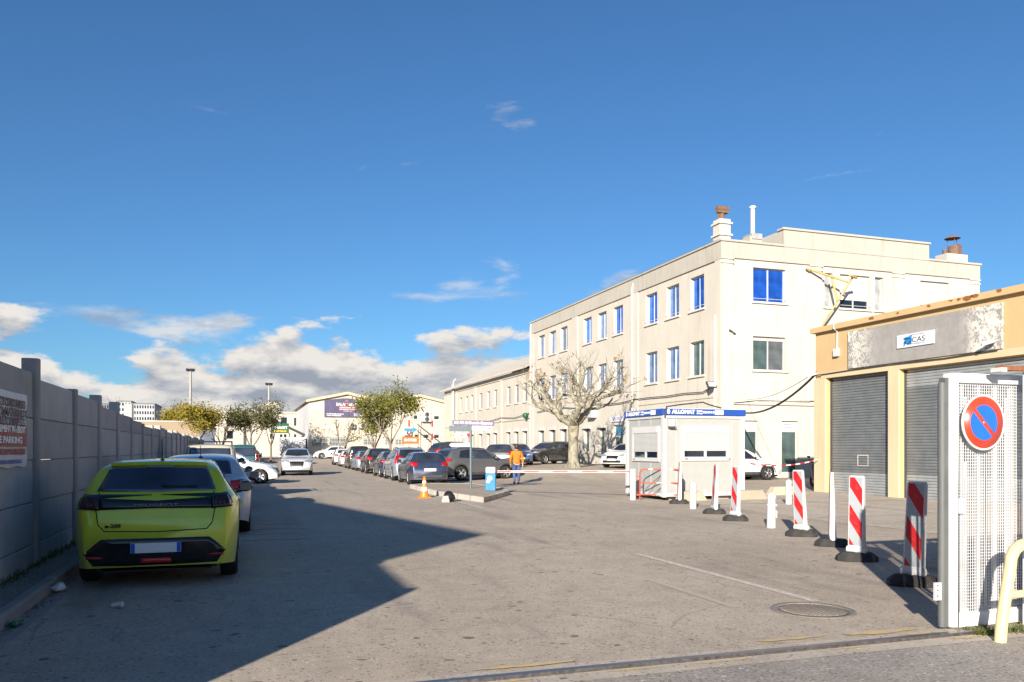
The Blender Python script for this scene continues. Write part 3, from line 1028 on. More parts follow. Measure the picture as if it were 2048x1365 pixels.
MB().tube([(-.12, .09, .9), (-.12, .09, 1.2)], .015, 6).build('handle', 'chrome', dr)
# windows, front
UF, NF = (1, 0, 0), (0, -1, 0)
OF = lo(0, Y0, 0)
window(off, OF, UF, NF, 25.84, 27.92, 9.46, 11.28, .22, pane='pane_blue', rail=True, frame='frame_grey')
f = window(off, OF, UF, NF, 25.84, 27.92, 5.79, 7.60, .22, pane='pane_grey', pane2='pane_green', frame='frame_grey', shutter=(.12, 'shutter_white'))
window(off, OF, UF, NF, 30.47, 31.04, 9.42, 11.31, .22, pane='pane_curtain', mull=0)
window(off, OF, UF, NF, 31.51, 33.6, 9.42, 11.31, .22, pane='pane_dark', shutter=(.74, 'shutter_worn'), rail=True)
window(off, OF, UF, NF, 33.95, 34.55, 9.42, 11.31, .22, pane='pane_curtain', mull=0)
window(off, OF, UF, NF, 37.22, 39.4, 9.42, 11.34, .22, pane='pane_dark', shutter=(.72, 'shutter_white'))
window(off, OF, UF, NF, 31.51, 33.6, 5.79, 7.6, .22, pane='pane_grey')
window(off, OF, UF, NF, 37.22, 39.4, 5.79, 7.6, .22, pane='pane_grey')
for u0, u1 in ((25.06, 26.18), (27.66, 28.74)):
    f = window(off, OF, UF, NF, u0, u1, .25, 2.55, .22, pane='pane_green', mull=0, sill=False, name='shop_window')
    p = MB().box(-(u1 - u0) / 2, (u1 - u0) / 2, .0, .09, 2.3, 2.83).build('lintel_panel', 'frame_grey', f)
    if u0 > 27:
        for k, t_ in enumerate(('TRANSPORT', 'EUROPE')):
            text(t_, .13, 'ink_blue', p, (.08, .093, 2.64 - .16 * k), (R(90), 0, PI), width=.5)
# downpipes
for y, z0, z1 in ((46.35, .5, 11.9), (65.55, .4, 12.2)):
    b = MB().tube([(-.14, y - Y0, z0), (-.14, y - Y0, z1), (-.05, y - Y0, z1 + .35)], .06, 8)
    for z in range(1, int(z1), 2):
        b.box(-.21, -.07, y - Y0 - .08, y - Y0 + .08, z, z + .05)
    b.build('downpipe', 'sill_white', off)
MB().tube([(.30, -.13, .0), (.30, -.13, 8.6)], .055, 8).tube([(-.13, .42, .0), (-.13, .42, 8.5), (-.05, .55, 8.7)], .05, 8).build('downpipe', 'sill_white', off)
# chimneys on the roof
ch = MB().box(-.05, .62, .1, .75, 12.62, 13.75).build('chimney', 'stucco_trim', off, bevel=.01)
for z_ in (12.86, 13.48):
    MB().box(-.13, .70, .02, .83, z_, z_ + .09).build('ledge', 'sill_white', ch)
MB().tube([(.28, .42, 13.75), (.28, .42, 14.3)], .13, 10).box(-.02, .62, .28, .56, 14.12, 14.42).tube([(-.02, .42, 14.32), (.64, .42, 14.36)], .17, 10).tube([(.1, .42, 13.7), (.1, .42, 14.2)], .05, 8).build('rusty_cowl', 'rust_brown', ch)
ch = MB().box(26.0 - X0, 26.75 - X0, .5, 1.2, 12.5, 13.1).build('chimney', 'stucco_parapet', off)
MB().box(26.1 - X0, 26.75 - X0, .45, 1.25, 12.95, 13.25).build('cap', 'zinc', ch)
MB().tube([(26.42 - X0, .85, 13.2), (26.42 - X0, .85, 14.7)], .12, 12).lathe([(.13, 14.68), (.19, 14.72), (.19, 14.8), (.1, 14.86)], (26.42 - X0, .85, 0), 12).build('flue', 'sill_white', ch)
ch = MB().box(39.6 - X0, 41.2 - X0, .35, 1.2, 12.5, 13.2).build('chimney', 'stucco_trim', off)
b = MB().lathe([(.34, 13.2), (.33, 13.75), (.30, 13.75)], (40.55 - X0, .75, 0), 12)
b.lathe([(.0, 14.45), (.45, 14.22), (.44, 14.2), (.0, 14.40)], (40.45 - X0, .75, 0), 12)
for a in (0, 2.1, 4.2):
    b.tube([(40.55 - X0 + .3 * math.cos(a), .75 + .3 * math.sin(a), 13.6), (40.45 - X0 + .3 * math.cos(a), .75 + .3 * math.sin(a), 14.26)], .018, 5)
for k in range(4):
    b.tube([(40.95 - X0 + k * .06, .7, 13.2), (40.95 - X0 + k * .06, .7, 13.85), (40.75 - X0 + k * .06, .7, 13.9)], .018, 5)
b.tube([(39.85 - X0, .75, 13.2), (39.85 - X0, .75, 13.5)], .12, 8)
b.build('rusty_cowl', 'rust_brown', ch)
MB().box(.6, 1.1, 9.6, 10.2, 12.3, 12.85).build('chimney', 'rust', off)
MB().box(.6, 1.1, 25.6, 26.2, 12.3, 12.8).build('chimney', 'stucco_parapet', off)

# --- long two-storey wing
wing = thing('workshop_wing', 'long two-storey off-white wing with grey sheet roof beyond the office block', 'building', (X0, YE, 0))
def lw(x, y, z):
    return (x - X0, y - YE, z)
YW = 97.5
cw = [67.36, 69.72, 72.06, 76.25, 78.65, 81.45, 84.85, 87.0, 89.6]
HW = [(c - .52, c + .52, 5.80, 7.49) for c in cw] + [(c - .48, c + .48, 1.72, 3.33) for c in cw]
b = MB()
holed(b, (0.02, -YE, 0), (0, 1, 0), (0, 0, 1), (-1, 0, 0), YE + .003, YW, -.3, 8.72, HW, .2)
b.quad(lw(X0, YW, -.3), lw(40, YW, -.3), lw(40, YW, 8.7), lw(X0, YW, 8.7))
b.build('wall', 'stucco_white', wing)
for c in cw:
    window(wing, lw(X0 + .02, 0, 0), UL, NL, c - .52, c + .52, 5.80, 7.49, .2, pane='pane_grey', mull=0)
    f = window(wing, lw(X0 + .02, 0, 0), UL, NL, c - .48, c + .48, 1.72, 3.33, .2, pane='pane_green', mull=0)
    MB().box(-.56, .56, .2, .36, 1.46, 1.68).build('shutter_box', 'frame_grey', f)
for y in (65.9, 74.1, 83.1, 91.2):
    MB().box(-.06, .02, y - YE + .01, y - YE + .55, -.3, 8.4).build('pilaster', 'stucco_white', wing)
MB().box(-.07, .02, .01, YW - YE, 8.28, 8.36).box(-.06, .02, .01, YW - YE, 4.2, 4.28).build('string_course', 'stucco_trim', wing)
rf = MB().prism([(-.45, 8.72), (-.45, 8.82), (7.4, 12.2), (15, 8.9), (15, 8.8), (7.4, 12.08)], .02, YW - YE, 'y').build('roof', 'roof_sheet', wing)
for i in range(52):
    y = .3 + i * .6
    MB().prism([(-.44, 8.825), (-.44, 8.87), (7.38, 12.245), (7.38, 12.19)], y, y + .09, 'y').build('roof_rib', 'roof_sheet', rf)
MB().box(-.56, -.452, .02, YW - YE, 8.66, 8.84).build('gutter', 'stucco_trim', rf)
MB().tube([(-.2, 26.4, 3), (-.2, 26.4, 9.6), (.1, 26.4, 9.9)], .07, 8).tube([(-.2, 27.0, 5), (-.2, 27.0, 9.3)], .05, 8).build('downpipe', 'frame_grey', wing)

# --- market hall across the far end of the lane: two gables
YS = 98.0
KS = YS / 94.0
mk = thing('market_hall', 'cream twin-gabled hall across the far end of the lane', 'building', (7.17 * KS, YS, .3))
def sxz(x, z):             # measured on the plane y=94, moved out to y=98
    return (x - 7.17) * KS, EYE + (z - EYE) * KS - .3
b = MB()
HM = []
for x0, z0, x1, z1 in ((7.43, 1.82, 9.31, 2.92), (9.5, 1.84, 11.29, 2.92), (13.37, 2.0, 14.7, 2.82), (15.91, 2.0, 16.8, 2.82), (17.1, 2.0, 18.2, 2.82),
        (21.77, 5.09, 22.43, 5.58), (23.07, 5.1, 23.6, 5.59), (19.4, 2.84, 19.9, 3.32), (20.48, 2.84, 21.14, 3.33), (21.77, 2.84, 22.43, 3.33), (23.07, 2.84, 23.6, 3.33), (19.3, 5.1, 19.8, 5.58)):
    a, c = sxz(x0, z0)
    d, e_ = sxz(x1, z1)
    HM.append((a, d, c, e_))
xr = (24.3 - 7.17) * KS
zb_ = sxz(0, 6.75)[1]
holed(b, (0, 0, 0), (1, 0, 0), (0, 0, 1), (0, -1, 0), 0, xr, -.6, zb_, HM, .15)
pk1, vl, pk2 = sxz(11.5, 8.0), sxz(15.75, 7.0), sxz(19.95, 7.9)
e0, e1 = sxz(7.17, 7.1), sxz(24.3, 6.95)
b.add([(0, 0, zb_), (vl[0], 0, zb_), (vl[0], 0, vl[1]), (pk1[0], 0, pk1[1]), (0, 0, e0[1])], [(0, 1, 2, 3, 4)])
b.add([(vl[0], 0, zb_), (xr, 0, zb_), (xr, 0, e1[1]), (pk2[0], 0, pk2[1]), (vl[0], 0, vl[1])], [(0, 1, 2, 3, 4)])
b.build('wall', 'stucco_cream', mk)
MB().quad((0, 0, -.6), (0, 26, -.6), (0, 26, e0[1]), (0, 0, e0[1])).build('side_wall', 'sheet_white', mk)
for k, (a, p, c) in enumerate(((e0, pk1, vl), (vl, pk2, e1))):
    o_ = .35 if k == 0 else 0
    o2 = .35 if k == 1 else 0
    pts = [(a[0] - o_, a[1] + .0 - o_ * .2), (p[0], p[1] + .02), (c[0] + o2, c[1] - o2 * .2), (c[0] + o2, c[1] + .14 - o2 * .2), (p[0], p[1] + .18), (a[0] - o_, a[1] + .14 - o_ * .2)]
    MB().prism(pts, -.3, 26, 'y').build('roof', 'roof_sheet', mk)
    MB().prism([(x, z - .12) for x, z in pts[:3]] + [(x, z + .02) for x, z in pts[3:]], -.36, -.302, 'y').build('fascia', 'ochre_light', mk)
MB().box(0.02, xr, -.06, 0, 3.6, 3.68).build('string_course', 'stucco_trim', mk)
for i, (x0, x1, z0, z1) in enumerate(HM):
    big = i < 5
    window(mk, (0, 0, 0), (1, 0, 0), (0, -1, 0), x0, x1, z0, z1, .15, pane='pane_green' if big else 'pane_dark', mull=2 if big else 0, frame='frame_grey', sill=not big, bars=(14 if i < 2 else 9) if big else 0)
MB().box(.05, 1.85, -.03, 0, 5.9, 6.75).build('cladding', 'sheet_white', mk)
# billboard
s0, s1 = sxz(8.88, 5.27), sxz(14.15, 7.44)
bb = thing('market_billboard', 'purple market billboard fixed below the gable of the cream hall', 'billboard', (mk.location.x + (s0[0] + s1[0]) / 2, YS - .12, .3 + (s0[1] + s1[1]) / 2))
bw, bh = (s1[0] - s0[0]) / 2, (s1[1] - s0[1]) / 2
MB().prism([(-bw, -bh), (bw, -bh), (bw, bh * .62), (0.0 + .2, bh), (-.6, bh), (-bw, bh * .78)], -.05, .05, 'y').build('board', 'banner_purple', bb)
RF = (R(90), 0, 0)
text('SALA', .52, 'ink_white', bb, (-.85, -.056, .38), RF, width=1.05, bold=.006)
text('M', .52, 'ink_pink', bb, (-.12, -.056, .38), RF, width=.36, bold=.008)
text('ARKET', .46, 'ink_white', bb, (.72, -.056, .36), RF, width=1.15, bold=.006)
MB().prism([(-.40, .62), (-.12, .95), (.16, .62), (.10, .62), (-.12, .88), (-.34, .62)], -.058, -.052, 'y').build('house_emblem', 'ink_pink', bb)
for z in (.03, -.2):
    MB().box(-1.0, 1.0, -.056, -.051, z - .08, z + .08).build('print_band', 'ink_pink', bb)
    text('ALIMENTATION GENERALE' if z > 0 else 'GROSSISTE DETAILLANT', .12, 'ink_white', bb, (0, -.06, z), RF, width=1.8)
text('OUVERT 7J/7', .15, 'ink_white', bb, (0, -.056, -.42), RF, width=1.0)
text('151 Bd Danielle Casanova', .2, 'ink_white', bb, (-1.5, -.056, -.76), RF, width=2.0, bold=.004)
text('13014 MARSEILLE', .2, 'ink_white', bb, (-1.65, -.056, -.96), RF, width=1.7, bold=.004)
text('Tel : 04 91', .2, 'ink_white', bb, (1.4, -.056, -.76), RF, width=1.3, bold=.004)
text('Port : 06 12', .2, 'ink_white', bb, (1.4, -.056, -.96), RF, width=1.3, bold=.004)

def ac_unit(label, x, y, z, fans, w_=.9, h_=.7):
    a = thing('air_conditioner', label, 'air conditioner', (x, y, z), 0, 'air conditioning units on the hall front')
    MB().box(-w_ / 2, w_ / 2, -.38, 0, 0, h_ * fans).build('casing', 'kiosk_white', a)
    for k in range(fans):
        MB().lathe([(.0, -.40), (.06, -.40), (.06, -.385), (.25, -.385), (.27, -.41), (.29, -.38)], (0.1, 0, h_ * (k + .5)), 16, 'y').build('fan_grille', 'dark_metal', a)
    MB().box(-w_ / 2, w_ / 2, -.42, 0, -.06, -.01).box(-w_ / 2, -w_ / 2 + .04, -.04, 0, -.5, -.06).box(w_ / 2 - .04, w_ / 2, -.04, 0, -.5, -.06).build('bracket', 'dark_metal', a)
ax, az_ = sxz(20.75, 4.85)
ac_unit('large two-fan air conditioner under the right gable', mk.location.x + ax, YS - .02, .3 + az_, 2, 1.2, .58)
ax, az_ = sxz(18.55, 3.2)
ac_unit('small single air conditioner near the small windows, behind the tree', mk.location.x + ax, YS - .02, .3 + az_, 1, .8, .6)
for k, xx in enumerate((11.95, 13.2)):
    ax, az_ = sxz(xx, 4.0)
    ac_unit(('left', 'right')[k] + ' of the two weathered air conditioners under the billboard', mk.location.x + ax, YS - .02, .3 + az_, 1, .8, .55)
# ------------------------------------------------------------------ ochre garage with steel roller shutters
GX = 19.9
ga = thing('shutter_garage', 'low ochre garage with two grey steel roller shutters at the right', 'building', (GX, 24.24, 0))
def lg(x, y, z):
    return (x - GX, y - 24.24, z)
DOORS = [(20.72, 23.64, 4.10), (14.9, 20.24, 4.08), (9.2, 14.3, 4.08)]
b = MB()
holed(b, (0, -24.24, 0), (0, 1, 0), (0, 0, 1), (-1, 0, 0), 2.0, 24.24, -.2, 5.78, [(a, c, -.2, h) for a, c, h in DOORS], .28)
b.quad(lg(GX, 24.24, -.2), lg(34, 24.24, -.2), lg(34, 24.24, 5.78), lg(GX, 24.24, 5.78))
b.quad(lg(GX, 2, -.2), lg(34, 2, -.2), lg(34, 2, 5.78), lg(GX, 2, 5.78))
b.quad(lg(34, 24.24, -.2), lg(34, 2, -.2), lg(34, 2, 5.78), lg(34, 24.24, 5.78))
b.build('wall', 'stucco_ochre', ga)
MB().box(-.16, 14.1, -22.24, .12, 5.78, 5.97).build('fascia', 'stucco_ochre', ga)
MB().box(0.2, 14, -22, 0, 5.972, 5.99).build('roof', 'zinc', ga)
b = MB()
for (y, z, r_) in ((21.3, 5.90, .10), (20.2, 5.88, .05), (19.0, 5.9, .06), (17.6, 5.9, .14), (17.4, 5.93, .1), (16.6, 5.92, .08), (18.2, 5.92, .05), (17.9, 5.91, .07), (15.0, 5.9, .06)):
    n = 9
    rr = [r_ * rnd.uniform(.5, 1.2) for _ in range(n)]
    b.add([(-.1635, y - 24.24 + rr[i] * 1.5 * math.cos(2 * PI * i / n), min(5.965, z + rr[i] * .7 * math.sin(2 * PI * i / n))) for i in range(n)], [tuple(range(n))])
tag(b.build('rust_patches', 'rust', ga), kind='stuff')
# lintel beam and piers in the paler ochre
MB().box(-.06, 0, -20, -.35, 4.10, 4.30).build('lintel_beam', 'ochre_light', ga)
for ya, yb in ((23.64, 24.26), (20.24, 20.72), (14.3, 14.9)):
    MB().box(-.07, 0, ya - 24.24 + .02, yb - 24.24 - .02, -.2, 4.10).build('pier', 'ochre_light', ga)
for k, (a, c, h) in enumerate(DOORS):
    d = link('roller_shutter', None, ga, lg(GX + .2, (a + c) / 2, 0))
    wd = (c - a)
    ns = 44
    sh = h / ns
    key = MB().prism([(-.012, .004), (-.022, sh * .3), (-.022, sh * .7), (-.012, sh - .006), (.01, sh - .006), (.01, .004)], -wd / 2 + .05, wd / 2 - .05, 'y')
    me_d = key.mesh('slat', 'steel_shutter')
    me_l = key.mesh('slat', 'steel_light')
    for i in range(ns):
        link('slat', me_l if (i < 8 or (k == 1 and i > 37)) else me_d, d, (0, 0, i * sh))
    MB().box(-.06, .06, -wd / 2 - .02, -wd / 2 + .06, 0, h).box(-.06, .06, wd / 2 - .06, wd / 2 + .02, 0, h).build('guide_rail', 'dark_metal', d)
    MB().box(.012, .03, -wd / 2, wd / 2, 0, h).build('backing', 'dark_metal', d)
    if k == 0:
        b = MB()
        for (y0, y1, z0, z1) in ((-.35, .15, .98, 1.0), (-.35, .15, 1.33, 1.36), (-.35, -.33, 1.0, 1.33), (.12, .15, 1.0, 1.33)):
            b.box(-.03, -.023, y0, y1, z0, z1)
        b.build('paint_outline', 'line_white', d)
# weathered signboard over the doors
sb = thing('weathered_signboard', 'weathered grey signboard with flaking paint above the roller shutters', 'signboard', (GX - .05, 19.5, 4.33))
for a, c in ((22.49, 21.2), (21.19, 19.61), (19.6, 18.02), (18.01, 16.58)):
    MB().box(-.035, 0.03, c - 19.5, a - 19.5, 0, 1.27).build('board', 'weathered_board', sb)
cs = thing('company_sign', 'white company sign with blue logo on the weathered signboard', 'sign', (GX - .1, 19.55, 4.96))
MB().box(-.03, .01, -.72, .72, -.205, .205).build('board', 'sign_white', cs)
RL = (R(90), 0, R(-90))    # faces -X
for pts in ([(.44, -.18), (.40, -.16), (.32, -.02), (.44, -.05)], [(.44, .10), (.10, .15), (.12, .06), (.44, .02)], [(.38, -.06), (.12, -.07), (.11, .06), (.36, .04)], [(.43, .0), (.39, .0), (.37, -.05), (.43, -.06)], [(.34, -.09), (.1, -.1), (.1, -.13), (.30, -.14)]):
    MB().prism(pts, -.034, -.031, 'x').build('logo', 'logo_blue', cs)
MB().tube([(-.035, .36, .07), (-.035, .16, .07), (-.035, .15, -.08), (-.035, .36, -.08), (-.035, .36, .07)], .014, 6).build('logo_ring', 'ink_black', cs)
text('CAS', .23, 'ink_black', cs, (-.032, -.14, -.01), RL, width=.50)
text('MARSEILLE', .06, 'ink_blue', cs, (-.032, -.14, -.13), RL, width=.44)
text('CONTROLE AUTO SERVICES', .035, 'ink_black', cs, (-.032, -.08, .15), RL, width=.6)

def camera_cctv(label, loc, aim, wallvec):
    t = thing('security_camera', label, 'camera', loc)
    a = Vector(aim).normalized()
    s_ = a.cross(Vector((0, 0, 1))).normalized()
    u_ = s_.cross(a)
    MB().obox(a * .06, a, s_, u_, .16, .05, .045).obox(a * .06 + u_ * .052, a, s_, u_, .19, .06, .006).build('housing', 'kiosk_white', t)
    MB().tube([a * .22, a * .235], .035, 10).build('lens', 'black_gloss', t)
    w_ = Vector(wallvec)
    MB().tube([(0, 0, -.02), w_ * .6 + Vector((0, 0, -.06)), w_], .015, 6).build('bracket', 'kiosk_white', t)
camera_cctv('white security camera over the wide roller shutter', (GX - .28, 16.75, 4.52), (-.45, .85, -.25), (.24, 0, .1))
camera_cctv('white security camera at the corner of the ochre garage', (GX - .22, 24.1, 4.28), (-.5, .75, -.2), (.2, 0, .05))
camera_cctv('twin grey security camera on the office block corner', (X0 + .3, Y0 - .42, 7.9), (.8, -.55, -.2), (0, .35, .02))
# conduit and box on the garage
b = MB().tube([(-.03, -1.15, 5.1), (-.03, -1.15, 5.72), (-.2, -1.15, 5.82), (-.2, -1.2, 6.02), (.1, -1.4, 6.05)], .03, 8)
b.build('conduit', 'frame_grey', ga)
MB().box(-.12, -.003, -1.27, -1.03, 4.82, 5.1).build('junction_box', 'frame_grey', ga, bevel=.01)
def sag(a, c, d, n=14):
    a, c = Vector(a), Vector(c)
    return [a.lerp(c, i / n) - Vector((0, 0, d * 4 * (i / n) * (1 - i / n))) for i in range(n + 1)]
def cable(label, pts, rad, mat='cable', group=None):
    p0 = Vector(pts[0])
    return tag(MB().tube([Vector(p) - p0 for p in pts], rad, 6).build('cable', mat, None, p0), label, 'cable', group)
cable('black cable running below the weathered signboard', [(GX - .09, 24.2, 4.24), (GX - .09, 22.5, 4.27), (GX - .12, 20.6, 4.30), (GX - .1, 18.5, 4.26), (GX - .1, 16.7, 4.30)], .02)
cable('thick black cable sagging from the office block to the garage corner', sag((X0 + .9, Y0 - .12, 3.55), (GX - .05, 24.2, 4.28), .55), .045)
cable('thin black cable sagging above the thick one to the garage', sag((X0 + 1.5, Y0 - .12, 4.2), (GX - .05, 24.15, 4.4), .28), .012)
fl = thing('roof_floodlight', 'green-grey floodlight standing on the garage roof edge', 'floodlight', (GX + .1, 15.35, 5.99))
MB().tube([(0, 0, 0), (0, 0, .28)], .03, 6).box(-.12, .12, -.16, .16, .22, .45).build('housing', 'grey_metal', fl)
ma = thing('old_sign_bracket', 'rusty yellow triangular bracket frame on the office front above the garage', 'bracket', (29.6, 35.9, 7.5))
b = MB()
o_ = Vector((29.6, 35.9, 7.5))
def bk(px, py, y):
    r__ = (px - 1024) / 1600
    c_, s_ = math.cos(R(YAW)), math.sin(R(YAW))
    t = y / (-r__ * s_ + c_)
    return Vector(((r__ * c_ + s_) * t, y, EYE - (py - 899) / 1600 * t)) - o_
b.tube([bk(1636, 665, 35.95), bk(1707, 553, 35.2)], .055, 6).tube([bk(1612, 537, 36.25), bk(1700, 566, 35.3)], .06, 6).tube([bk(1662, 550, 35.8), bk(1675, 603, 35.5)], .055, 6).tube([bk(1700, 552, 35.0), bk(1713, 556, 35.3)], .07, 6)
b.build('frame', 'yellow_metal', ma)

# floodlight on the office corner and facade cables
fl = thing('floodlight', 'dark floodlight on a white stem above the blue kiosk roof', 'floodlight', (X0 - .3, Y0 + .55, 4.75))
MB().tube([(.2, 0, -1.0), (.2, 0, .1)], .035, 8).build('stem', 'sill_white', fl)
MB().obox((-.05, -.1, .22), (1, 0, 0), (0, .85, -.52), (0, .52, .85), .26, .05, .19).build('housing', 'dark_metal', fl)
MB().obox((-.05, -.147, .248), (1, 0, 0), (0, .85, -.52), (0, .52, .85), .21, .006, .15).build('lens', 'lamp_clear', fl)
rc = random.Random(3)
pts = [(X0 - .1, 37.0, 4.95)]
for y in range(38, 66, 2):
    pts.append((X0 - .12, y, 4.72 + rc.uniform(-.1, .1) - .0 * y))
cable('bundle of dark cables strung along the lane front of the office block', pts, .03)
cable('thin dark cable strung along the two-storey wing', [(X0 - .12, 66, 4.7), (X0 - .12, 70, 4.45), (X0 - .12, 74, 4.62), (X0 - .12, 80, 4.3), (X0 - .12, 86, 4.35), (X0 - .12, 92, 4.4)], .03)
cable('dark cable dropping across the front of the office block', [(X0 + .7, Y0 - .12, 4.0), (X0 + 2.2, Y0 - .14, 4.16), (X0 + 4.0, Y0 - .14, 4.14), (X0 + 5.9, Y0 - .14, 4.2)], .022)
cable('pale vertical cable between the upper windows of the office block', [(X0 - .02, 42.75, 9.6), (X0 - .03, 42.8, 8.0), (X0 - .03, 42.72, 6.4), (X0 - .03, 42.75, 4.8)], .016, 'cable_light')
# shop signs by the door
sg = thing('office_sign', 'small pale sign above the office block doorway', 'sign', (X0 - .04, 48.7, 3.6))
MB().box(-.03, .02, -1.0, 1.0, -.2, .2).build('board', 'sign_white', sg)
text('EUROFRET', .3, 'ink_blue', sg, (-.032, 0, 0), RL, width=1.5)
cb = thing('meter_box', 'white projecting box on the wall above the tree', 'box', (X0 - .2, 52.5, 4.05))
MB().box(-.25, .2, -.5, .5, -.25, .3).build('casing', 'kiosk_white', cb, bevel=.02)
lt = thing('wall_lantern', 'green glass wall lantern on the wing facade', 'lamp', (X0 - .3, 66.4, 4.55))
MB().lathe([(.0, -.35), (.22, -.2), (.28, .1), (.12, .2), (.0, .2)], n=12).build('bowl', 'sign_green', lt)
MB().tube([(0, 0, .1), (.28, 0, .15)], .03, 6).build('arm', 'dark_metal', lt)

# ------------------------------------------------------------------ guard kiosk
KX, KY, KX1, KY1 = 12.03, 21.4, 14.80, 23.80
ki = thing('guard_kiosk', 'pale grey cabin kiosk with blue roof band and roller blinds', 'kiosk', (KX, KY, 0))
kw, kd = KX1 - KX, KY1 - KY
b = MB()
FW = (12.62 - KX, 14.29 - KX, 1.20, 2.28)
LW = (21.62 - KY, 23.40 - KY, 1.17, 2.26)
holed(b, (0, 0, 0), (1, 0, 0), (0, 0, 1), (0, -1, 0), 0, kw, .14, 2.55, [FW], .06)
holed(b, (0, 0, 0), (0, 1, 0), (0, 0, 1), (-1, 0, 0), 0, kd, .14, 2.55, [LW], .06)
b.quad((kw, 0, .14), (kw, kd, .14), (kw, kd, 2.55), (kw, 0, 2.55))
b.quad((0, kd, .14), (kw, kd, .14), (kw, kd, 2.55), (0, kd, 2.55))
b.quad((0, 0, .14), (kw, 0, .14), (kw, kd, .14), (0, kd, .14))
b.build('wall', 'kiosk_panel', ki)
for x, y in ((0, 0), (kw, 0), (0, kd), (kw, kd)):
    MB().box(x - .05 if x == 0 else x - .07, x + .07 if x == 0 else x + .05, y - .05 if y == 0 else y - .07, y + .07 if y == 0 else y + .05, .10, 2.584).build('corner_post', 'kiosk_white', ki)
for z0_, z1_, o2_ in ((.12, .22, .035), (2.50, 2.584, .04)):
    MB().box(.07, kw - .07, -o2_, -.002, z0_, z1_).build('edge_rail', 'kiosk_white', ki)
    MB().box(-o2_, -.002, .07, kd - .07, z0_, z1_).build('edge_rail', 'kiosk_white', ki)
b = MB()
for k in range(1, 3):
    b.box(-.006, .0, kd * k / 3 - .006, kd * k / 3 + .006, .22, 1.12).box(-.006, .0, kd * k / 3 - .006, kd * k / 3 + .006, 2.30, 2.5)
b.box(.42, .43, -.006, 0, .22, 2.5).box(kw - .4, kw - .39, -.006, 0, .22, 2.5)
b.build('panel_joint', 'frame_grey', ki)
rb = MB().box(-.09, kw + .07, -.09, kd + .07, 2.585, 2.775).build('roof_band', 'kiosk_blue', ki, bevel=.01)
MB().box(-.04, kw + .03, -.04, kd + .03, 2.775, 2.80).build('roof', 'kiosk_white', ki)
RF = (R(90), 0, 0)
def brand(par, rot, at, scale):
    text('ALLOMAT', .155 * scale, 'ink_white', par, at(.62), rot, width=.80 * scale, bold=.008)
    b_ = text('0', .17 * scale, 'ink_white', par, at(.11), rot, width=.10 * scale, bold=.012)
    text('Location', .06 * scale, 'ink_white', par, at(1.18, .04), rot, width=.2 * scale, bold=.003)
    text('& Vente', .06 * scale, 'ink_white', par, at(1.18, -.035), rot, width=.2 * scale, bold=.003)
    text('0 825 85 43 21', .085 * scale, 'ink_white', par, at(1.50), rot, width=.40 * scale, bold=.004)
brand(ki, RF, lambda u, v=0: (u, -.094, 2.68 + v), 1.0)
MB().box(1.72, 2.02, -.0945, -.091, 2.61, 2.75).build('label_plate', 'ink_white', ki)
text('www.allomat.com', .045, 'ink_blue', ki, (1.87, -.097, 2.68), RF, width=.26)
brand(ki, RL, lambda u, v=0: (-.094, kd - .02 - u, 2.68 + v), 1.0)
MB().box(-.0945, -.091, kd - 2.05, kd - 1.75, 2.61, 2.75).build('label_plate', 'ink_white', ki)
def kiosk_window(par, rot, loc, W, Hh):
    f = link('window', MB().box(-W / 2 - .0, -W / 2 + .09, -.05, .05, 0, Hh).box(W / 2 - .09, W / 2, -.05, .05, 0, Hh).box(-W / 2 + .09, W / 2 - .09, -.05, .05, 0, .12).box(-W / 2 + .09, W / 2 - .09, -.06, .05, Hh - .2, Hh).box(-.04, .04, -.03, .04, .12, .36).mesh('window', 'kiosk_white'), par, loc, rot)
    hw = W / 2 - .09
    MB().box(-hw, -.04, 0, .02, .12, Hh - .2).build('pane', 'pane_dark', f)
    MB().box(.04, hw, 0, .02, .12, Hh - .2).build('pane', 'pane_dark', f)
    z0 = .30
    ns = 16
    sh = (Hh - .2 - z0) / ns
    for k in range(ns):
        MB().prism([(-.036, .002), (-.044, sh * .5), (-.036, sh - .003), (-.024, sh - .003), (-.024, .002)], -hw, hw, 'x').build('blind_slat', 'kiosk_white', f, (0, 0, z0 + k * sh))
    MB().box(-hw + .02, -hw + .12, -.054, -.051, .04, .075).build('maker_tag', 'reflect_red', f)
    return f
kiosk_window(ki, (0, 0, 0), ((FW[0] + FW[1]) / 2, .0, FW[2]), FW[1] - FW[0], FW[3] - FW[2])
kiosk_window(ki, (0, 0, R(-90)), (0, (LW[0] + LW[1]) / 2, LW[2]), LW[1] - LW[0], LW[3] - LW[2])
al = thing('alarm_box', 'small white alarm lamp box under the kiosk roof band', 'alarm', (KX + .22, KY - .06, 2.25))
MB().box(-.09, .09, -.08, .05, -.02, .2).build('casing', 'kiosk_white', al, bevel=.02)
MB().box(-.11, .12, -.12, .0, -.05, -.025).build('lamp', 'dark_metal', al)
for k, (x, y) in enumerate(((KX + .5, KY + .3), (KX + 2.2, KY + .3))):
    tag(MB().box(-.2, .2, -.1, .1, 0, .115).build('support_block', 'concrete_stone', None, (x, y, 0)), ('left', 'right')[k] + ' low concrete support block under the kiosk front', 'block', 'support blocks under the kiosk')
cable('loose black cable lying over the blue kiosk roof band', [(KX - .02, KY - .10, 2.5), (KX + .03, KY - .11, 2.83), (KX + .7, KY + .3, 2.92), (KX + 1.6, KY + .4, 3.02), (KX + 1.9, KY + .5, 2.95), (KX + 2.4, KY + .6, 2.86)], .022)
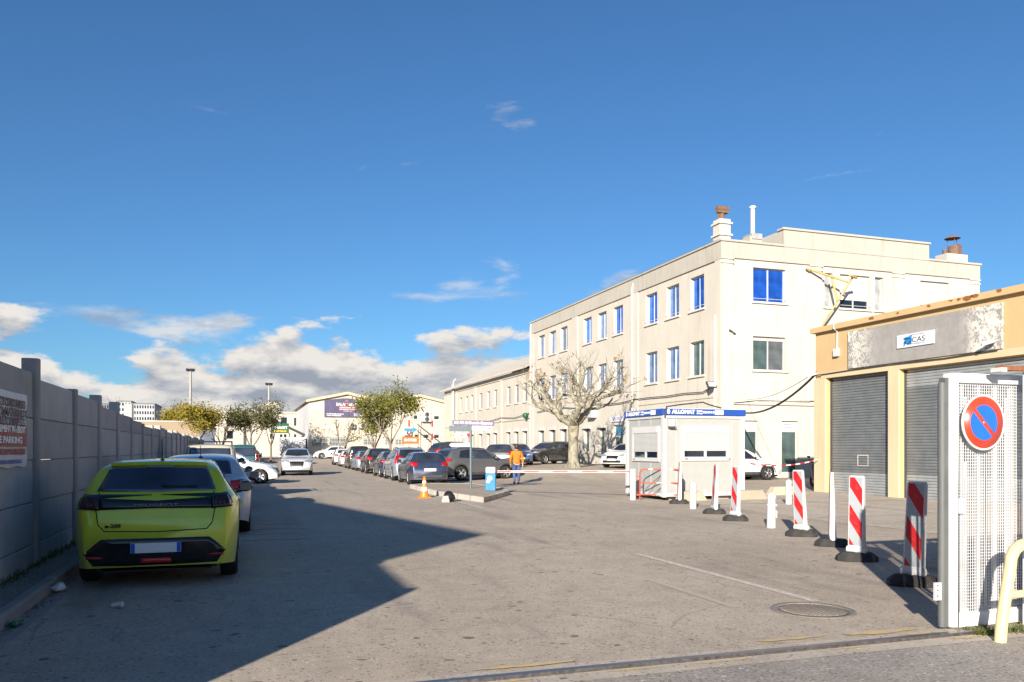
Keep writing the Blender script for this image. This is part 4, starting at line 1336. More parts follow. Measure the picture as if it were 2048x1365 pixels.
# tapered concrete blocks
for (x, y, L_, lab) in ((12.75, 21.05, .95, 'tan concrete block before the kiosk corner by the red barrier'), (14.78, 21.0, 1.15, 'tan concrete block at the right foot of the kiosk'), (17.3, 22.7, 1.2, 'tan concrete block between the kiosk and the ochre garage')):
    b = MB()
    h = .29
    a, t_ = L_ / 2, L_ / 2 - .16
    v = [(-a, -.2, 0), (a, -.2, 0), (a, .2, 0), (-a, .2, 0), (-t_, -.12, h), (t_, -.12, h), (t_, .12, h), (-t_, .12, h)]
    b.add(v, [(3, 2, 1, 0), (4, 5, 6, 7), (0, 1, 5, 4), (1, 2, 6, 5), (2, 3, 7, 6), (3, 0, 4, 7)])
    tag(b.build('concrete_block', 'concrete_tan', None, (x, y, .004), (0, 0, R(4)), bevel=.015), lab, 'concrete block', 'tapered concrete blocks')

# ------------------------------------------------------------------ traffic island with sign and barrier machine
IP = [(6.62, 22.23), (8.55, 25.7), (8.95, 27.6), (9.1, 31.6), (7.3, 32.6), (6.3, 31.5), (6.12, 26.4)]
isl = tag(link('traffic_island', None), 'raised concrete traffic island with kerbstones before the parked cars', 'traffic island')
ci = (sum(p[0] for p in IP) / len(IP), sum(p[1] for p in IP) / len(IP))
inn = [(ci[0] + (p[0] - ci[0]) * .88, ci[1] + (p[1] - ci[1]) * .94) for p in IP]
MB().prism(inn, .01, .145, 'z').build('top', 'concrete_tan', isl)
for i in range(len(IP)):
    A_, B_ = Vector((*IP[i], 0)), Vector((*IP[(i + 1) % len(IP)], 0))
    IA, IB = Vector((*inn[i], 0)), Vector((*inn[(i + 1) % len(IP)], 0))
    n = max(1, round((B_ - A_).length / .95))
    for k in range(n):
        e0_, e1_ = k / n + .004, (k + 1) / n - .004
        p = [A_.lerp(B_, e0_), A_.lerp(B_, e1_), IA.lerp(IB, e1_), IA.lerp(IB, e0_)]
        MB().prism([(q_.x, q_.y) for q_ in p], -.02, .155, 'z').build('kerbstone', 'concrete_tan' if i == 0 and k == 0 else 'concrete_stone', isl, bevel=.012)
sp = thing('direction_sign', 'slate grey signpost with purple address plate on the traffic island', 'sign', (7.76, 27.7, .145), R(-14))
MB().tube([(0, 0, 0), (0, 0, 2.28)], .042, 12).build('pole', 'pole_grey', sp)
MB().box(-.77, .02, -.02, .02, 2.05, 2.25).build('blank_plate', 'sign_slate', sp)
p = MB().box(-.70, .80, -.03, .03, 2.26, 2.44).build('address_plate', 'sign_purple', sp, rot=(0, R(1), 0))
text('SCI 151 Bd Danielle Casanova', .13, 'ink_white', p, (.04, -.033, 2.35), RF, width=1.38, bold=.003, shear=.2)
p = MB().box(.03, .76, -.02, .02, 2.08, 2.24).build('company_plate', 'sign_white', sp)
text('EUROFRET', .085, 'ink_black', p, (.25, -.023, 2.16), RF, width=.36)
MB().prism([(.66, 2.12), (.73, 2.16), (.66, 2.20)], -.024, -.021, 'y').build('arrow', 'ink_black', p)
p = MB().prism([(-.77, 1.90), (-.70, 1.98), (-.03, 1.98), (-.03, 1.82), (-.70, 1.82)], -.02, .02, 'y').build('shop_plate', 'sign_white', sp)
MB().prism([(-.765, 1.90), (-.70, 1.975), (-.63, 1.975), (-.68, 1.825), (-.70, 1.825)], -.024, -.021, 'y').build('yellow_tip', 'sign_yellow', p)
MB().prism([(-.17, 1.975), (-.035, 1.975), (-.035, 1.825), (-.10, 1.825)], -.024, -.021, 'y').build('red_corner', 'reflect_red', p)
text('C', .16, 'ink_red', p, (-.46, -.023, 1.90), RF, width=.08, bold=.006)
text('ASH', .10, 'ink_red', p, (-.34, -.023, 1.90), RF, width=.14, bold=.004)
MB().prism([(-.60, 1.87), (-.66, 1.90), (-.60, 1.93)], -.024, -.021, 'y').build('arrow', 'ink_black', p)
p = MB().prism([(-.77, 1.56), (-.70, 1.63), (-.03, 1.63), (-.03, 1.49), (-.70, 1.49)], -.02, .02, 'y').build('arrow_plate', 'sign_white', sp)
MB().prism([(-.66, 1.53), (-.72, 1.56), (-.66, 1.59)], -.024, -.021, 'y').build('arrow', 'ink_black', p)
mc = thing('barrier_machine', 'bright blue barrier cabinet with white cap on the traffic island', 'barrier machine', (7.97, 25.95, .15), R(-20))
MB().box(-.17, .17, -.17, .17, 0, .58).build('cabinet', 'machine_blue', mc, bevel=.012)
MB().box(-.165, .165, -.165, .165, .58, .80).build('cap', 'kiosk_white', mc, bevel=.03)
MB().lathe([(0, -.174), (.085, -.174), (.085, -.168)], (-.02, 0, .42), 20, 'y').build('round_sticker', 'ink_white', mc)
MB().box(-.03, .0, -.178, -.175, .41, .45).box(-.012, -.006, -.178, -.175, .38, .44).build('sticker_print', 'ink_black', mc)
MB().box(-.13, -.02, -.174, -.17, .27, .34).build('label_plate', 'ink_white', mc)
MB().box(.171, .175, -.1, .1, .3, .5).build('side_grille', 'ink_blue', mc)
# barrier arm and its rest post
A_, B_ = Vector((8.14, 25.72, .80)), Vector((11.28, 22.2, .86))
arm = thing('lane_boom', 'lowered red and white barrier arm across the entrance lane', 'barrier', A_)
d_ = (B_ - A_)
n = 9
for k in range(n):
    p0, p1 = d_ * (k / n), d_ * ((k + 1) / n)
    c = (p0 + p1) / 2
    MB().obox(c, d_.normalized(), Vector((-d_.y, d_.x, 0)).normalized(), (0, 0, 1), (p1 - p0).length / 2, .02, .035).obox(c, d_.normalized(), Vector((-d_.y, d_.x, 0)).normalized(), (0, 0, 1), (p1 - p0).length / 2, .022, .014, 1).build('arm_section', ['kiosk_white', 'reflect_red'] if k % 2 == 0 else ['kiosk_white', 'ink_pink'], arm)
rp = thing('rest_post', 'stout white cylindrical post beside the red tubular barrier', 'post', (11.33, 22.05, 0))
MB().lathe([(.0, .95), (.08, .95), (.092, .93), (.092, 0)], n=20).build('post', 'white_paint', rp)
# red tubular barrier
rbx = thing('tubular_barrier', 'low red and white tubular barrier leaning beside the kiosk', 'barrier', (11.46, 21.85, 0), math.atan2(-.62, 1.16))
pts = [(0, 0, .02), (0, 0, .82)] + [(.12 - .12 * math.cos(a), 0, .82 + .12 * math.sin(a)) for a in (R(30), R(60), R(90))] + [(1.12 + .12 * math.sin(a), 0, .82 + .12 * math.cos(a)) for a in (0, R(30), R(60), R(90))] + [(1.24, 0, .17)]
MB().tube(pts, .022, 8).build('hoop', 'barrier_red', rbx)
for z in (.17, .53):
    MB().tube([(.0, 0, z), (1.24, 0, z)], .018, 8).build('crossbar', 'barrier_red', rbx)
    MB().tube([(.5, 0, z), (.78, 0, z)], .0195, 8).build('white_band', 'kiosk_white', rbx)
MB().tube([(.25, 0, .94), (.4, 0, .94)], .0235, 8).tube([(.82, 0, .94), (1.0, 0, .94)], .0235, 8).build('white_band', 'kiosk_white', rbx)
MB().tube([(.12, .02, .18), (.2, .02, .36), (.78, .02, .90)], .012, 6).tube([(.4, .02, .18), (.8, .02, .53)], .012, 6).build('brace', 'dark_metal', rbx)
MB().tube([(-.1, 0, .72), (0, 0, .72)], .02, 6).tube([(-.1, 0, .16), (0, 0, .16)], .03, 6).build('hinge', 'barrier_red', rbx)
# barrier tape
tp = sag((14.22, 21.33, 1.26), (GX - .1, 24.0, 1.18), .22, 18)
b = MB()
for i in range(len(tp) - 1):
    p0, p1 = tp[i] - tp[0], tp[i + 1] - tp[0]
    h = Vector((0, 0, .022))
    b.add([p0 - h, p1 - h, p1 + h, p0 + h], [(0, 1, 2, 3)], i % 2)
tag(b.build('barrier_tape', ['reflect_red', 'ink_white'], None, tp[0]), 'red and white tape strung from the kiosk to the garage', 'tape')

# traffic cone
co = thing('traffic_cone', 'orange and white traffic cone standing on the lane', 'cone', (5.5, 25.12, 0))
MB().box(-.19, .19, -.19, .19, 0, .035).build('base', 'cone_orange', co, bevel=.01)
for z0, z1, mt in ((.035, .22, 'cone_orange'), (.22, .34, 'cone_white'), (.34, .47, 'cone_orange'), (.47, .55, 'cone_white'), (.55, .68, 'cone_orange')):
    rr = lambda z: .15 - .118 * z / .68
    MB().lathe([(rr(z0), z0), (rr(z1), z1)] + ([(0.02, z1)] if z1 > .67 else []), n=20).build('sleeve', mt, co)
# broken lump and bag by the island
lp = thing('debris', 'broken concrete lump with a black bag beside the island', 'debris', (5.65, 22.75, 0))
b = MB()
bm_v = [(-.17, -.1, 0), (.07, -.12, 0), (.07, .1, 0), (-.16, .1, 0), (-.12, -.07, .19), (.03, -.08, .2), (.03, .06, .18), (-.1, .06, .19)]
b.add(bm_v, [(3, 2, 1, 0), (4, 5, 6, 7), (0, 1, 5, 4), (1, 2, 6, 5), (2, 3, 7, 6), (3, 0, 4, 7)])
b.build('lump', 'concrete_stone', lp, bevel=.02)
b = MB().lathe([(.0, .30), (.10, .28), (.17, .19), (.19, .1), (.12, .02), (.0, 0)], (.08, .14, 0), 12)
b.v = [(x + .03 * math.sin(9 * z + 5 * y), y + .03 * math.sin(11 * x), z * (1 + .12 * math.sin(13 * x))) for x, y, z in b.v]
b.build('bag', 'black_plastic', lp)

# ------------------------------------------------------------------ delineator boards and bollards
def stripes(W_, z0, z1):
    """clip diagonal bands to the board face; returns red and grey polygons in (x,z)"""
    def clip(poly, f):
        outp = []
        for i in range(len(poly)):
            a, c = poly[i], poly[(i + 1) % len(poly)]
            fa, fc = f(a), f(c)
            if fa >= 0: outp.append(a)
            if fa * fc < 0:
                t = fa / (fa - fc)
                outp.append((a[0] + (c[0] - a[0]) * t, a[1] + (c[1] - a[1]) * t))
        return outp
    res = []
    rect = [(-W_, z0), (W_, z0), (W_, z1), (-W_, z1)]
    per, k = .235, 1.5
    i = -2
    z = z0 - .5
    n = 0
    while z < z1 + .5:
        lo_, hi_ = z, z + per
        pl = clip(rect, lambda p: p[1] + k * p[0] - lo_)
        pl = clip(pl, lambda p: hi_ - p[1] - k * p[0]) if pl else pl
        if len(pl) > 2:
            res.append((n % 2, pl))
        z += per
        n += 1
    return res
DL = ((11.76, 20.05, 92, 'farthest edge-on striped delineator beside the red barrier'), (10.74, 16.67, 86, 'narrow-looking striped delineator, second from the kiosk'), (10.12, 14.89, 66, 'striped delineator third from the kiosk, before its right corner'),
      (9.43, 11.86, 55, 'striped delineator right of the leaning white bollard'), (8.93, 10.48, 107, 'edge-on white delineator between two striped ones'), (8.09, 9.01, 48, 'striped delineator second from the gate'), (7.24, 7.18, 50, 'nearest striped delineator beside the mesh gate'))
d_stripes = stripes(.088, .22, 1.16)
dm = {}
dm['base'] = MB()
bz = dm['base']
v = []
for z, kx, ky in ((0, 1, 1), (.06, 1, 1), (.125, .72, .62)):
    for x, y in ((-.27, -.07), (-.18, -.15), (.18, -.15), (.27, -.07), (.27, .07), (.18, .15), (-.18, .15), (-.27, .07)):
        v.append((x * kx, y * ky, z))
f = [tuple(reversed(range(8))), tuple(range(16, 24))]
for j in range(2):
    f += [(j * 8 + i, j * 8 + (i + 1) % 8, (j + 1) * 8 + (i + 1) % 8, (j + 1) * 8 + i) for i in range(8)]
bz.add(v, f)
bz = bz.mesh('base', 'rubber_base', bevel=.006)
bd = MB()
prof = [(-.107, .17), (.107, .17), (.107, 1.15), (.095, 1.185), (-.095, 1.185), (-.107, 1.15)]
n = len(prof)
th = lambda z: .052 - .03 * (z - .17)
bd.add([(x, -th(z), z) for x, z in prof] + [(x, th(z), z) for x, z in prof], [tuple(range(n)), tuple(reversed(range(n, 2 * n)))] + [(i, (i + 1) % n, n + (i + 1) % n, n + i) for i in range(n)])
bd = bd.mesh('board', 'white_metal', bevel=.006)
sm_ = []
for c_, pl in d_stripes:
    q_ = MB()
    q_.add([(x, -th(z) - .003, z) for x, z in pl] + [(x, -th(z), z) for x, z in pl], [tuple(range(len(pl)))] + [(i, (i + 1) % len(pl), len(pl) + (i + 1) % len(pl), len(pl) + i) for i in range(len(pl))])
    sm_.append(q_.mesh('stripe', 'reflect_red' if c_ else 'reflect_grey'))
ft = MB().tube([(-.13, 0, .155), (.13, 0, .155)], .052, 12).lathe([(.05, .10), (.05, .16)], n=10).mesh('foot_hinge', 'white_metal')
tilt = random.Random(8)
for x, y, a, lab in DL:
    rz = R(-YAW - a) if True else 0
    t = thing('delineator', lab, 'delineator', (x, y, 0.004 if x > 12 else 0.0), rz, 'striped delineators on black rubber bases')
    link('base', bz, t, (0, 0, 0), (0, 0, R(a * .8)))
    br = link('board', bd, t, (0, 0, 0), (R(tilt.uniform(-2.5, 2.5)), R(tilt.uniform(-2.5, 2.5)), 0))
    for q_ in sm_:
        link('stripe', q_, br)
    link('foot_hinge', ft, t)
def bollard(x, y, lab, lean=0, rz=0, z=0):
    t = thing('bollard', lab, 'bollard', (x, y, z), rz, 'white plastic bollards')
    t.rotation_euler = (R(lean), 0, rz)
    MB().lathe([(.088, 0), (.084, .40), (.084, .42)], n=20).build('shaft', 'white_paint', t)
    MB().lathe([(.085, .42), (.092, .425), (.092, .47), (.082, .475)], n=20).box(.07, .105, -.02, .02, .43, .465).build('collar', 'white_paint', t)
    MB().lathe([(.081, .47), (.078, .575)], n=20).build('neck', 'white_paint', t)
    MB().lathe([(.088, .575), (.09, .60), (.082, .64), (.055, .68), (.0, .70)], n=20).build('head', 'white_paint', t)
    MB().box(.06, .11, -.015, .015, .2, .34).build('lug', 'white_paint', t)
bollard(11.12, 18.25, 'white bollard between the two farthest delineators', 0, .4)
bollard(9.89, 13.34, 'white bollard standing alone before the concrete yard, nearest of three', 2, -.3)
bollard(14.58, 18.88, 'white bollard standing on the pale concrete yard', 0, .2, .005)

# ------------------------------------------------------------------ sliding mesh gate, prohibition sign, tube hoop
gt = thing('sliding_gate', 'white wire-mesh sliding gate with dark rubber edge at the right', 'gate', (5.64, 5.30, 0))
def bar(b, x0, x1, y0, y1, z0, z1):
    b.box(x0, x1, y0, y1, z0, z1)
b = MB()
b.box(.075, .165, -.03, .05, .03, 2.2)
b.box(.165, 4.2, -.03, .05, 2.12, 2.2)
b.box(.165, 4.2, -.03, .05, .03, .14)
b.build('frame', 'gate_white', gt, bevel=.006)
MB().box(.165, .23, -.031, .02, 1.0, 1.13).build('lock_plate', 'gate_white', gt)
b = MB().lathe([(.030, .03), (.034, .1), (.034, 2.05), (.030, 2.12)], (0.036, .02, 0), 14)
b.box(.036, .075, -.012, .052, .03, 2.16)
b.build('rubber_edge', 'rubber_seal', gt)
b = MB()
k = 0
while .17 + k * .0265 < 1.6:
    x = .17 + k * .0265
    b.box(x - .0017, x + .0017, -.005, .0, .14, 2.12)
    k += 1
k = 0
while .145 + k * .0265 < 2.12:
    z = .145 + k * .0265
    b.box(.165, 1.6, -.001, .004, z - .0017, z + .0017)
    k += 1
tag(b.build('wire_mesh', 'gate_white', gt), kind='stuff')
for k in range(22):
    x = .26 + k * .19
    MB().box(x - .018, x + .018, .02, .048, .14, 2.12).build('upright_bar', 'gate_white', gt)
b = MB().lathe([(.055, -.015), (.06, 0), (.055, .015)], (.55, 0, .045), 16, 'y').lathe([(.055, -.015), (.06, 0), (.055, .015)], (2.8, 0, .045), 16, 'y')
b.build('wheel', 'steel_rail', gt)
# second leaf stacked behind
g2 = thing('rear_gate_leaf', 'second white barred gate leaf stacked behind the mesh gate', 'gate', (6.0, 5.52, 0))
b = MB()
b.box(0, .07, -.03, .03, .04, 2.14).box(.07, 4, -.03, .03, 2.08, 2.14).box(.07, 4, -.03, .03, .04, .12)
b.build('frame', 'gate_white', g2)
for k in range(12):
    MB().tube([(.16 + k * .24, 0, .12), (.16 + k * .24, 0, 2.08)], .014, 6).build('upright_bar', 'gate_white', g2)
gp = thing('gate_post', 'white steel gate guide post at the right edge', 'post', (6.50, 5.12, 0))
MB().box(-.075, .075, -.06, .06, 0, 2.22).build('post', 'gate_white', gp, bevel=.006)
MB().box(-.045, .045, -.068, -.061, .05, 2.15).build('channel', 'gate_white', gp)
MB().box(-.42, .03, -.02, .03, 2.223, 2.26).build('guide_arm', 'rust', gp)
MB().box(-.45, -.38, -.05, .05, 2.205, 2.24).build('roller', 'kiosk_white', gp)
rw = thing('rough_wall', 'rough off-white rendered wall behind the gate post at the right edge', 'wall', (6.63, 5.22, 0))
MB().box(0, 5.5, 0, .06, 0, 2.0).build('wall', 'old_wall', rw)
MB().box(-.01, 5.5, -.006, .07, 2.0, 2.06).build('coping', 'concrete_stone', rw)
lw_ = thing('latch_plate', 'small white perforated latch plate on the dark gate edge', 'plate', (5.60, 5.30, .33))
MB().box(-.05, .02, -.03, -.01, -.06, .09).build('plate', 'white_metal', lw_)
b = MB()
for z in (-.03, .02, .06):
    b.box(-.03, -.018, -.0325, -.0305, z, z + .012)
b.build('hole', 'ink_black', lw_)
ns_ = thing('no_parking_sign', 'round red and blue no-parking sign hung on the mesh gate', 'sign', (6.04, 5.235, 1.78))
MB().lathe([(0, .012), (.232, .012), (.24, .004), (.24, -.012), (.228, -.014), (.226, -.008), (0, -.008)], n=56, axis='y').build('plate', 'frame_grey', ns_)
MB().lathe([(0, -.0095), (.222, -.0095), (.222, -.008)], n=56, axis='y').build('red_disc', 'sign_red', ns_)
for sgn in (-1, 1):
    pl = []
    r_, hb = .152, .020
    a0 = math.asin(hb / r_)
    for k in range(21):
        a = a0 + (PI - 2 * a0) * k / 20
        x, z = r_ * math.cos(a), sgn * r_ * math.sin(a)
        c_, s_ = math.cos(R(-45)), math.sin(R(-45))
        pl.append((x * c_ - z * s_, x * s_ + z * c_))
    MB().prism(pl, -.0115, -.0098, 'y').build('blue_field', 'sign_blue', ns_)
MB().lathe([(0, -.014), (.008, -.013), (.01, -.0096)], n=10, axis='y').build('rivet', 'alloy', ns_)
hp = thing('tube_hoop', 'cream painted steel tube hoop in the right foreground corner', 'guard rail', (5.76, 4.84, 0))
pts = [(0, 0, -.05), (.03, 0, .2), (.075, 0, .42), (.115, 0, .60)] + [(.115 + .16 - .16 * math.cos(a), 0, .62 + .16 * math.sin(a)) for a in (R(20), R(45), R(70), R(90))] + [(.7, 0, .78), (.86, 0, .70), (.92, 0, .5), (.98, 0, -.05)]
MB().tube(pts, .046, 14).build('hoop', 'cream_tube', hp)
MB().tube([(.06, 0, .375), (.96, 0, .375)], .032, 12).build('crossbar', 'cream_tube', hp)
b = MB()
for i in range(500):
    x, y = 5.75 + abs(rl.gauss(0, .35)), 5.12 + rl.gauss(0, .06) - .02
    h = rl.uniform(.02, .07)
    a = rl.uniform(0, 6.3)
    dx, dy = .008 * math.cos(a), .008 * math.sin(a)
    b.add([(x - dx, y - dy, .004), (x + dx, y + dy, .004), (x + rl.gauss(0, .025), y + rl.gauss(0, .025), .004 + h)], [(0, 1, 2)])
tag(b.build('gate_weeds', 'weed', fix=False), 'weeds growing under the gate by the tube hoop', 'weeds', kind='stuff')

# litter
cu = thing('paper_cup', 'crushed white paper cup lying on the shaded asphalt', 'cup', (-1.2, 9.55, 0.03), .7)
cu.location = (-1.16, 8.62, .035)
b = MB().lathe([(.024, -.05), (.036, .05), (.038, .052), (.034, .048), (.022, -.045), (0, -.045)], n=16, axis='x')
b.v = [(x, y, z * .8) for x, y, z in b.v]
b.build('cup', 'paper', cu, rot=(0, R(-8), R(-60)))
bo = thing('green_bottle', 'crumpled green bottle lying in the left gutter', 'bottle', (-1.87, 8.0, .035), 1.4)
MB().lathe([(0, -.09), (.03, -.09), (.033, -.07), (.033, .03), (.014, .08), (.013, .11), (0, .11)], n=10, axis='x').build('bottle', 'green_glass_bottle', bo)
pp = thing('crumpled_paper', 'crumpled white paper lying against the left kerb', 'litter', (-1.90, 9.75, .02))
b = MB().lathe([(0, 0), (.05, .005), (.07, .03), (.045, .065), (0, .07)], n=9)
b.v = [(x * (1 + .5 * math.sin(31 * y + 17 * z)), y * 1.3 * (1 + .3 * math.sin(40 * x)), z * (1 + .4 * math.sin(50 * x + 20 * y))) for x, y, z in b.v]
b.build('paper', 'paper', pp)
# ------------------------------------------------------------------ cars
def interp(keys, x):
    """smooth monotone-ish interpolation through (x, v) keys"""
    if x <= keys[0][0]: return keys[0][1]
    if x >= keys[-1][0]: return keys[-1][1]
    for i in range(len(keys) - 1):
        if keys[i][0] <= x <= keys[i + 1][0]:
            x0, y0 = keys[i]
            x1, y1 = keys[i + 1]
            h = x1 - x0
            d = (y1 - y0) / h
            dp = (y0 - keys[i - 1][1]) / (x0 - keys[i - 1][0]) if i > 0 else d
            dn = (keys[i + 2][1] - y1) / (keys[i + 2][0] - x1) if i + 2 < len(keys) else d
            def tan(a, c):
                return 0.0 if a * c <= 0 else 2 * a * c / (a + c)
            m0 = tan(dp, d) if i > 0 else d
            m1 = tan(d, dn) if i + 2 < len(keys) else d
            t = (x - x0) / h
            return (2 * t ** 3 - 3 * t ** 2 + 1) * y0 + (t ** 3 - 2 * t ** 2 + t) * h * m0 + (-2 * t ** 3 + 3 * t ** 2) * y1 + (t ** 3 - t ** 2) * h * m1

# every body is described from the rear bumper (x = 0) to the nose, in metres
TYPES = {
 'hatch': dict(L=4.05, W=1.75, wb=2.54, ra=.76, rw=.315,
    top=[(0, .74), (.03, .84), (.07, .97), (.13, 1.04), (.30, 1.21), (.46, 1.355), (.62, 1.395), (1.0, 1.425), (1.7, 1.435), (2.15, 1.40), (2.55, 1.20), (2.98, .985), (3.25, .945), (3.65, .86), (3.88, .74), (4.0, .60), (4.05, .5)],
    belt=[(0, .72), (.12, .98), (.5, .99), (1.4, .95), (2.6, .91), (3.1, .88), (3.7, .76), (4.05, .46)],
    rear_win=(1.075, 1.35, .625, .515), wind=(1.0, 1.36, .64, .50),
    side=[[(.62, 1.04), (1.30, 1.0)], [(.82, 1.31), (1.30, 1.34)], [(1.38, .99), (2.66, .955)], [(1.38, 1.345), (2.08, 1.30)]]),
 'megane': dict(L=4.2, W=1.78, wb=2.62, ra=.74, rw=.32,
    top=[(0, .72), (.03, .86), (.10, 1.02), (.34, 1.10), (.50, 1.26), (.66, 1.37), (.9, 1.42), (1.5, 1.455), (1.9, 1.45), (2.3, 1.40), (2.75, 1.19), (3.15, .99), (3.4, .95), (3.85, .84), (4.08, .70), (4.2, .5)],
    belt=[(0, .70), (.1, .98), (.6, .98), (1.5, .95), (2.8, .91), (3.3, .87), (3.9, .74), (4.2, .46)],
    rear_win=(1.10, 1.36, .55, .50), wind=(1.02, 1.39, .66, .53),
    side=[[(.72, 1.03), (1.42, .995)], [(.95, 1.30), (1.42, 1.355)], [(1.5, .99), (2.8, .955)], [(1.5, 1.36), (2.24, 1.31)]]),
 'mpv': dict(L=4.47, W=1.83, wb=2.73, ra=.82, rw=.33,
    top=[(0, .76), (.03, .90), (.08, 1.05), (.16, 1.14), (.34, 1.45), (.46, 1.575), (.66, 1.62), (1.2, 1.65), (1.9, 1.655), (2.4, 1.60), (2.9, 1.38), (3.5, 1.06), (3.7, 1.0), (4.1, .88), (4.36, .70), (4.47, .5)],
    belt=[(0, .74), (.14, 1.05), (.6, 1.04), (1.6, 1.02), (2.8, .97), (3.5, .92), (4.1, .78), (4.47, .46)],
    rear_win=(1.13, 1.53, .66, .55), wind=(1.1, 1.55, .70, .55),
    side=[[(.50, 1.10), (1.28, 1.075)], [(.62, 1.49), (1.28, 1.545)], [(1.34, 1.07), (2.24, 1.045)], [(1.34, 1.55), (2.24, 1.52)], [(2.30, 1.04), (3.25, 1.01)], [(2.30, 1.51), (2.62, 1.42)]]),
 'suv': dict(L=4.45, W=1.84, wb=2.67, ra=.86, rw=.355,
    top=[(0, .80), (.03, .95), (.07, 1.06), (.16, 1.15), (.42, 1.43), (.58, 1.54), (.8, 1.585), (1.3, 1.62), (2.0, 1.62), (2.45, 1.57), (2.9, 1.34), (3.25, 1.12), (3.5, 1.07), (4.0, 1.0), (4.28, .88), (4.40, .72), (4.45, .55)],
    belt=[(0, .78), (.14, 1.06), (.6, 1.07), (1.6, 1.03), (2.9, 1.0), (3.4, .98), (4.1, .90), (4.45, .52)],
    rear_win=(1.17, 1.47, .62, .50), wind=(1.14, 1.53, .70, .56),
    side=[[(.72, 1.12), (1.46, 1.09)], [(.92, 1.46), (1.46, 1.525)], [(1.54, 1.085), (2.92, 1.055)], [(1.54, 1.53), (2.40, 1.475)]]),
 'offroad': dict(L=3.7, W=1.66, wb=2.25, ra=.68, rw=.36,
    top=[(0, .92), (.02, 1.05), (.05, 1.16), (.10, 1.45), (.14, 1.63), (.22, 1.69), (.6, 1.71), (1.4, 1.71), (1.85, 1.69), (2.1, 1.58), (2.4, 1.14), (2.5, 1.10), (3.3, 1.04), (3.55, .95), (3.67, .8), (3.7, .6)],
    belt=[(0, .85), (.1, 1.08), (1.4, 1.08), (2.4, 1.05), (3.2, .98), (3.7, .56)],
    rear_win=(1.20, 1.58, .62, .58), wind=(1.16, 1.60, .64, .58),
    side=[[(.28, 1.15), (1.15, 1.15)], [(.30, 1.58), (1.15, 1.60)], [(1.23, 1.15), (2.12, 1.13)], [(1.23, 1.60), (1.88, 1.57)]]),
 'van': dict(L=4.3, W=1.80, wb=2.70, ra=.72, rw=.32,
    top=[(0, .85), (.02, 1.0), (.05, 1.15), (.10, 1.5), (.16, 1.72), (.3, 1.79), (.9, 1.82), (1.9, 1.81), (2.5, 1.74), (3.0, 1.42), (3.4, 1.14), (3.6, 1.08), (4.05, .92), (4.24, .74), (4.3, .5)],
    belt=[(0, .8), (.1, 1.1), (1.6, 1.08), (2.9, 1.02), (3.5, .96), (4.0, .82), (4.3, .46)],
    rear_win=(1.17, 1.62, .66, .60), wind=(1.16, 1.68, .70, .60),
    side=[[(.35, 1.18), (1.2, 1.17)], [(.36, 1.62), (1.2, 1.66)], [(1.3, 1.16), (2.1, 1.14)], [(1.3, 1.66), (2.1, 1.64)], [(2.2, 1.14), (3.1, 1.1)], [(2.2, 1.63), (2.62, 1.52)]]),
}

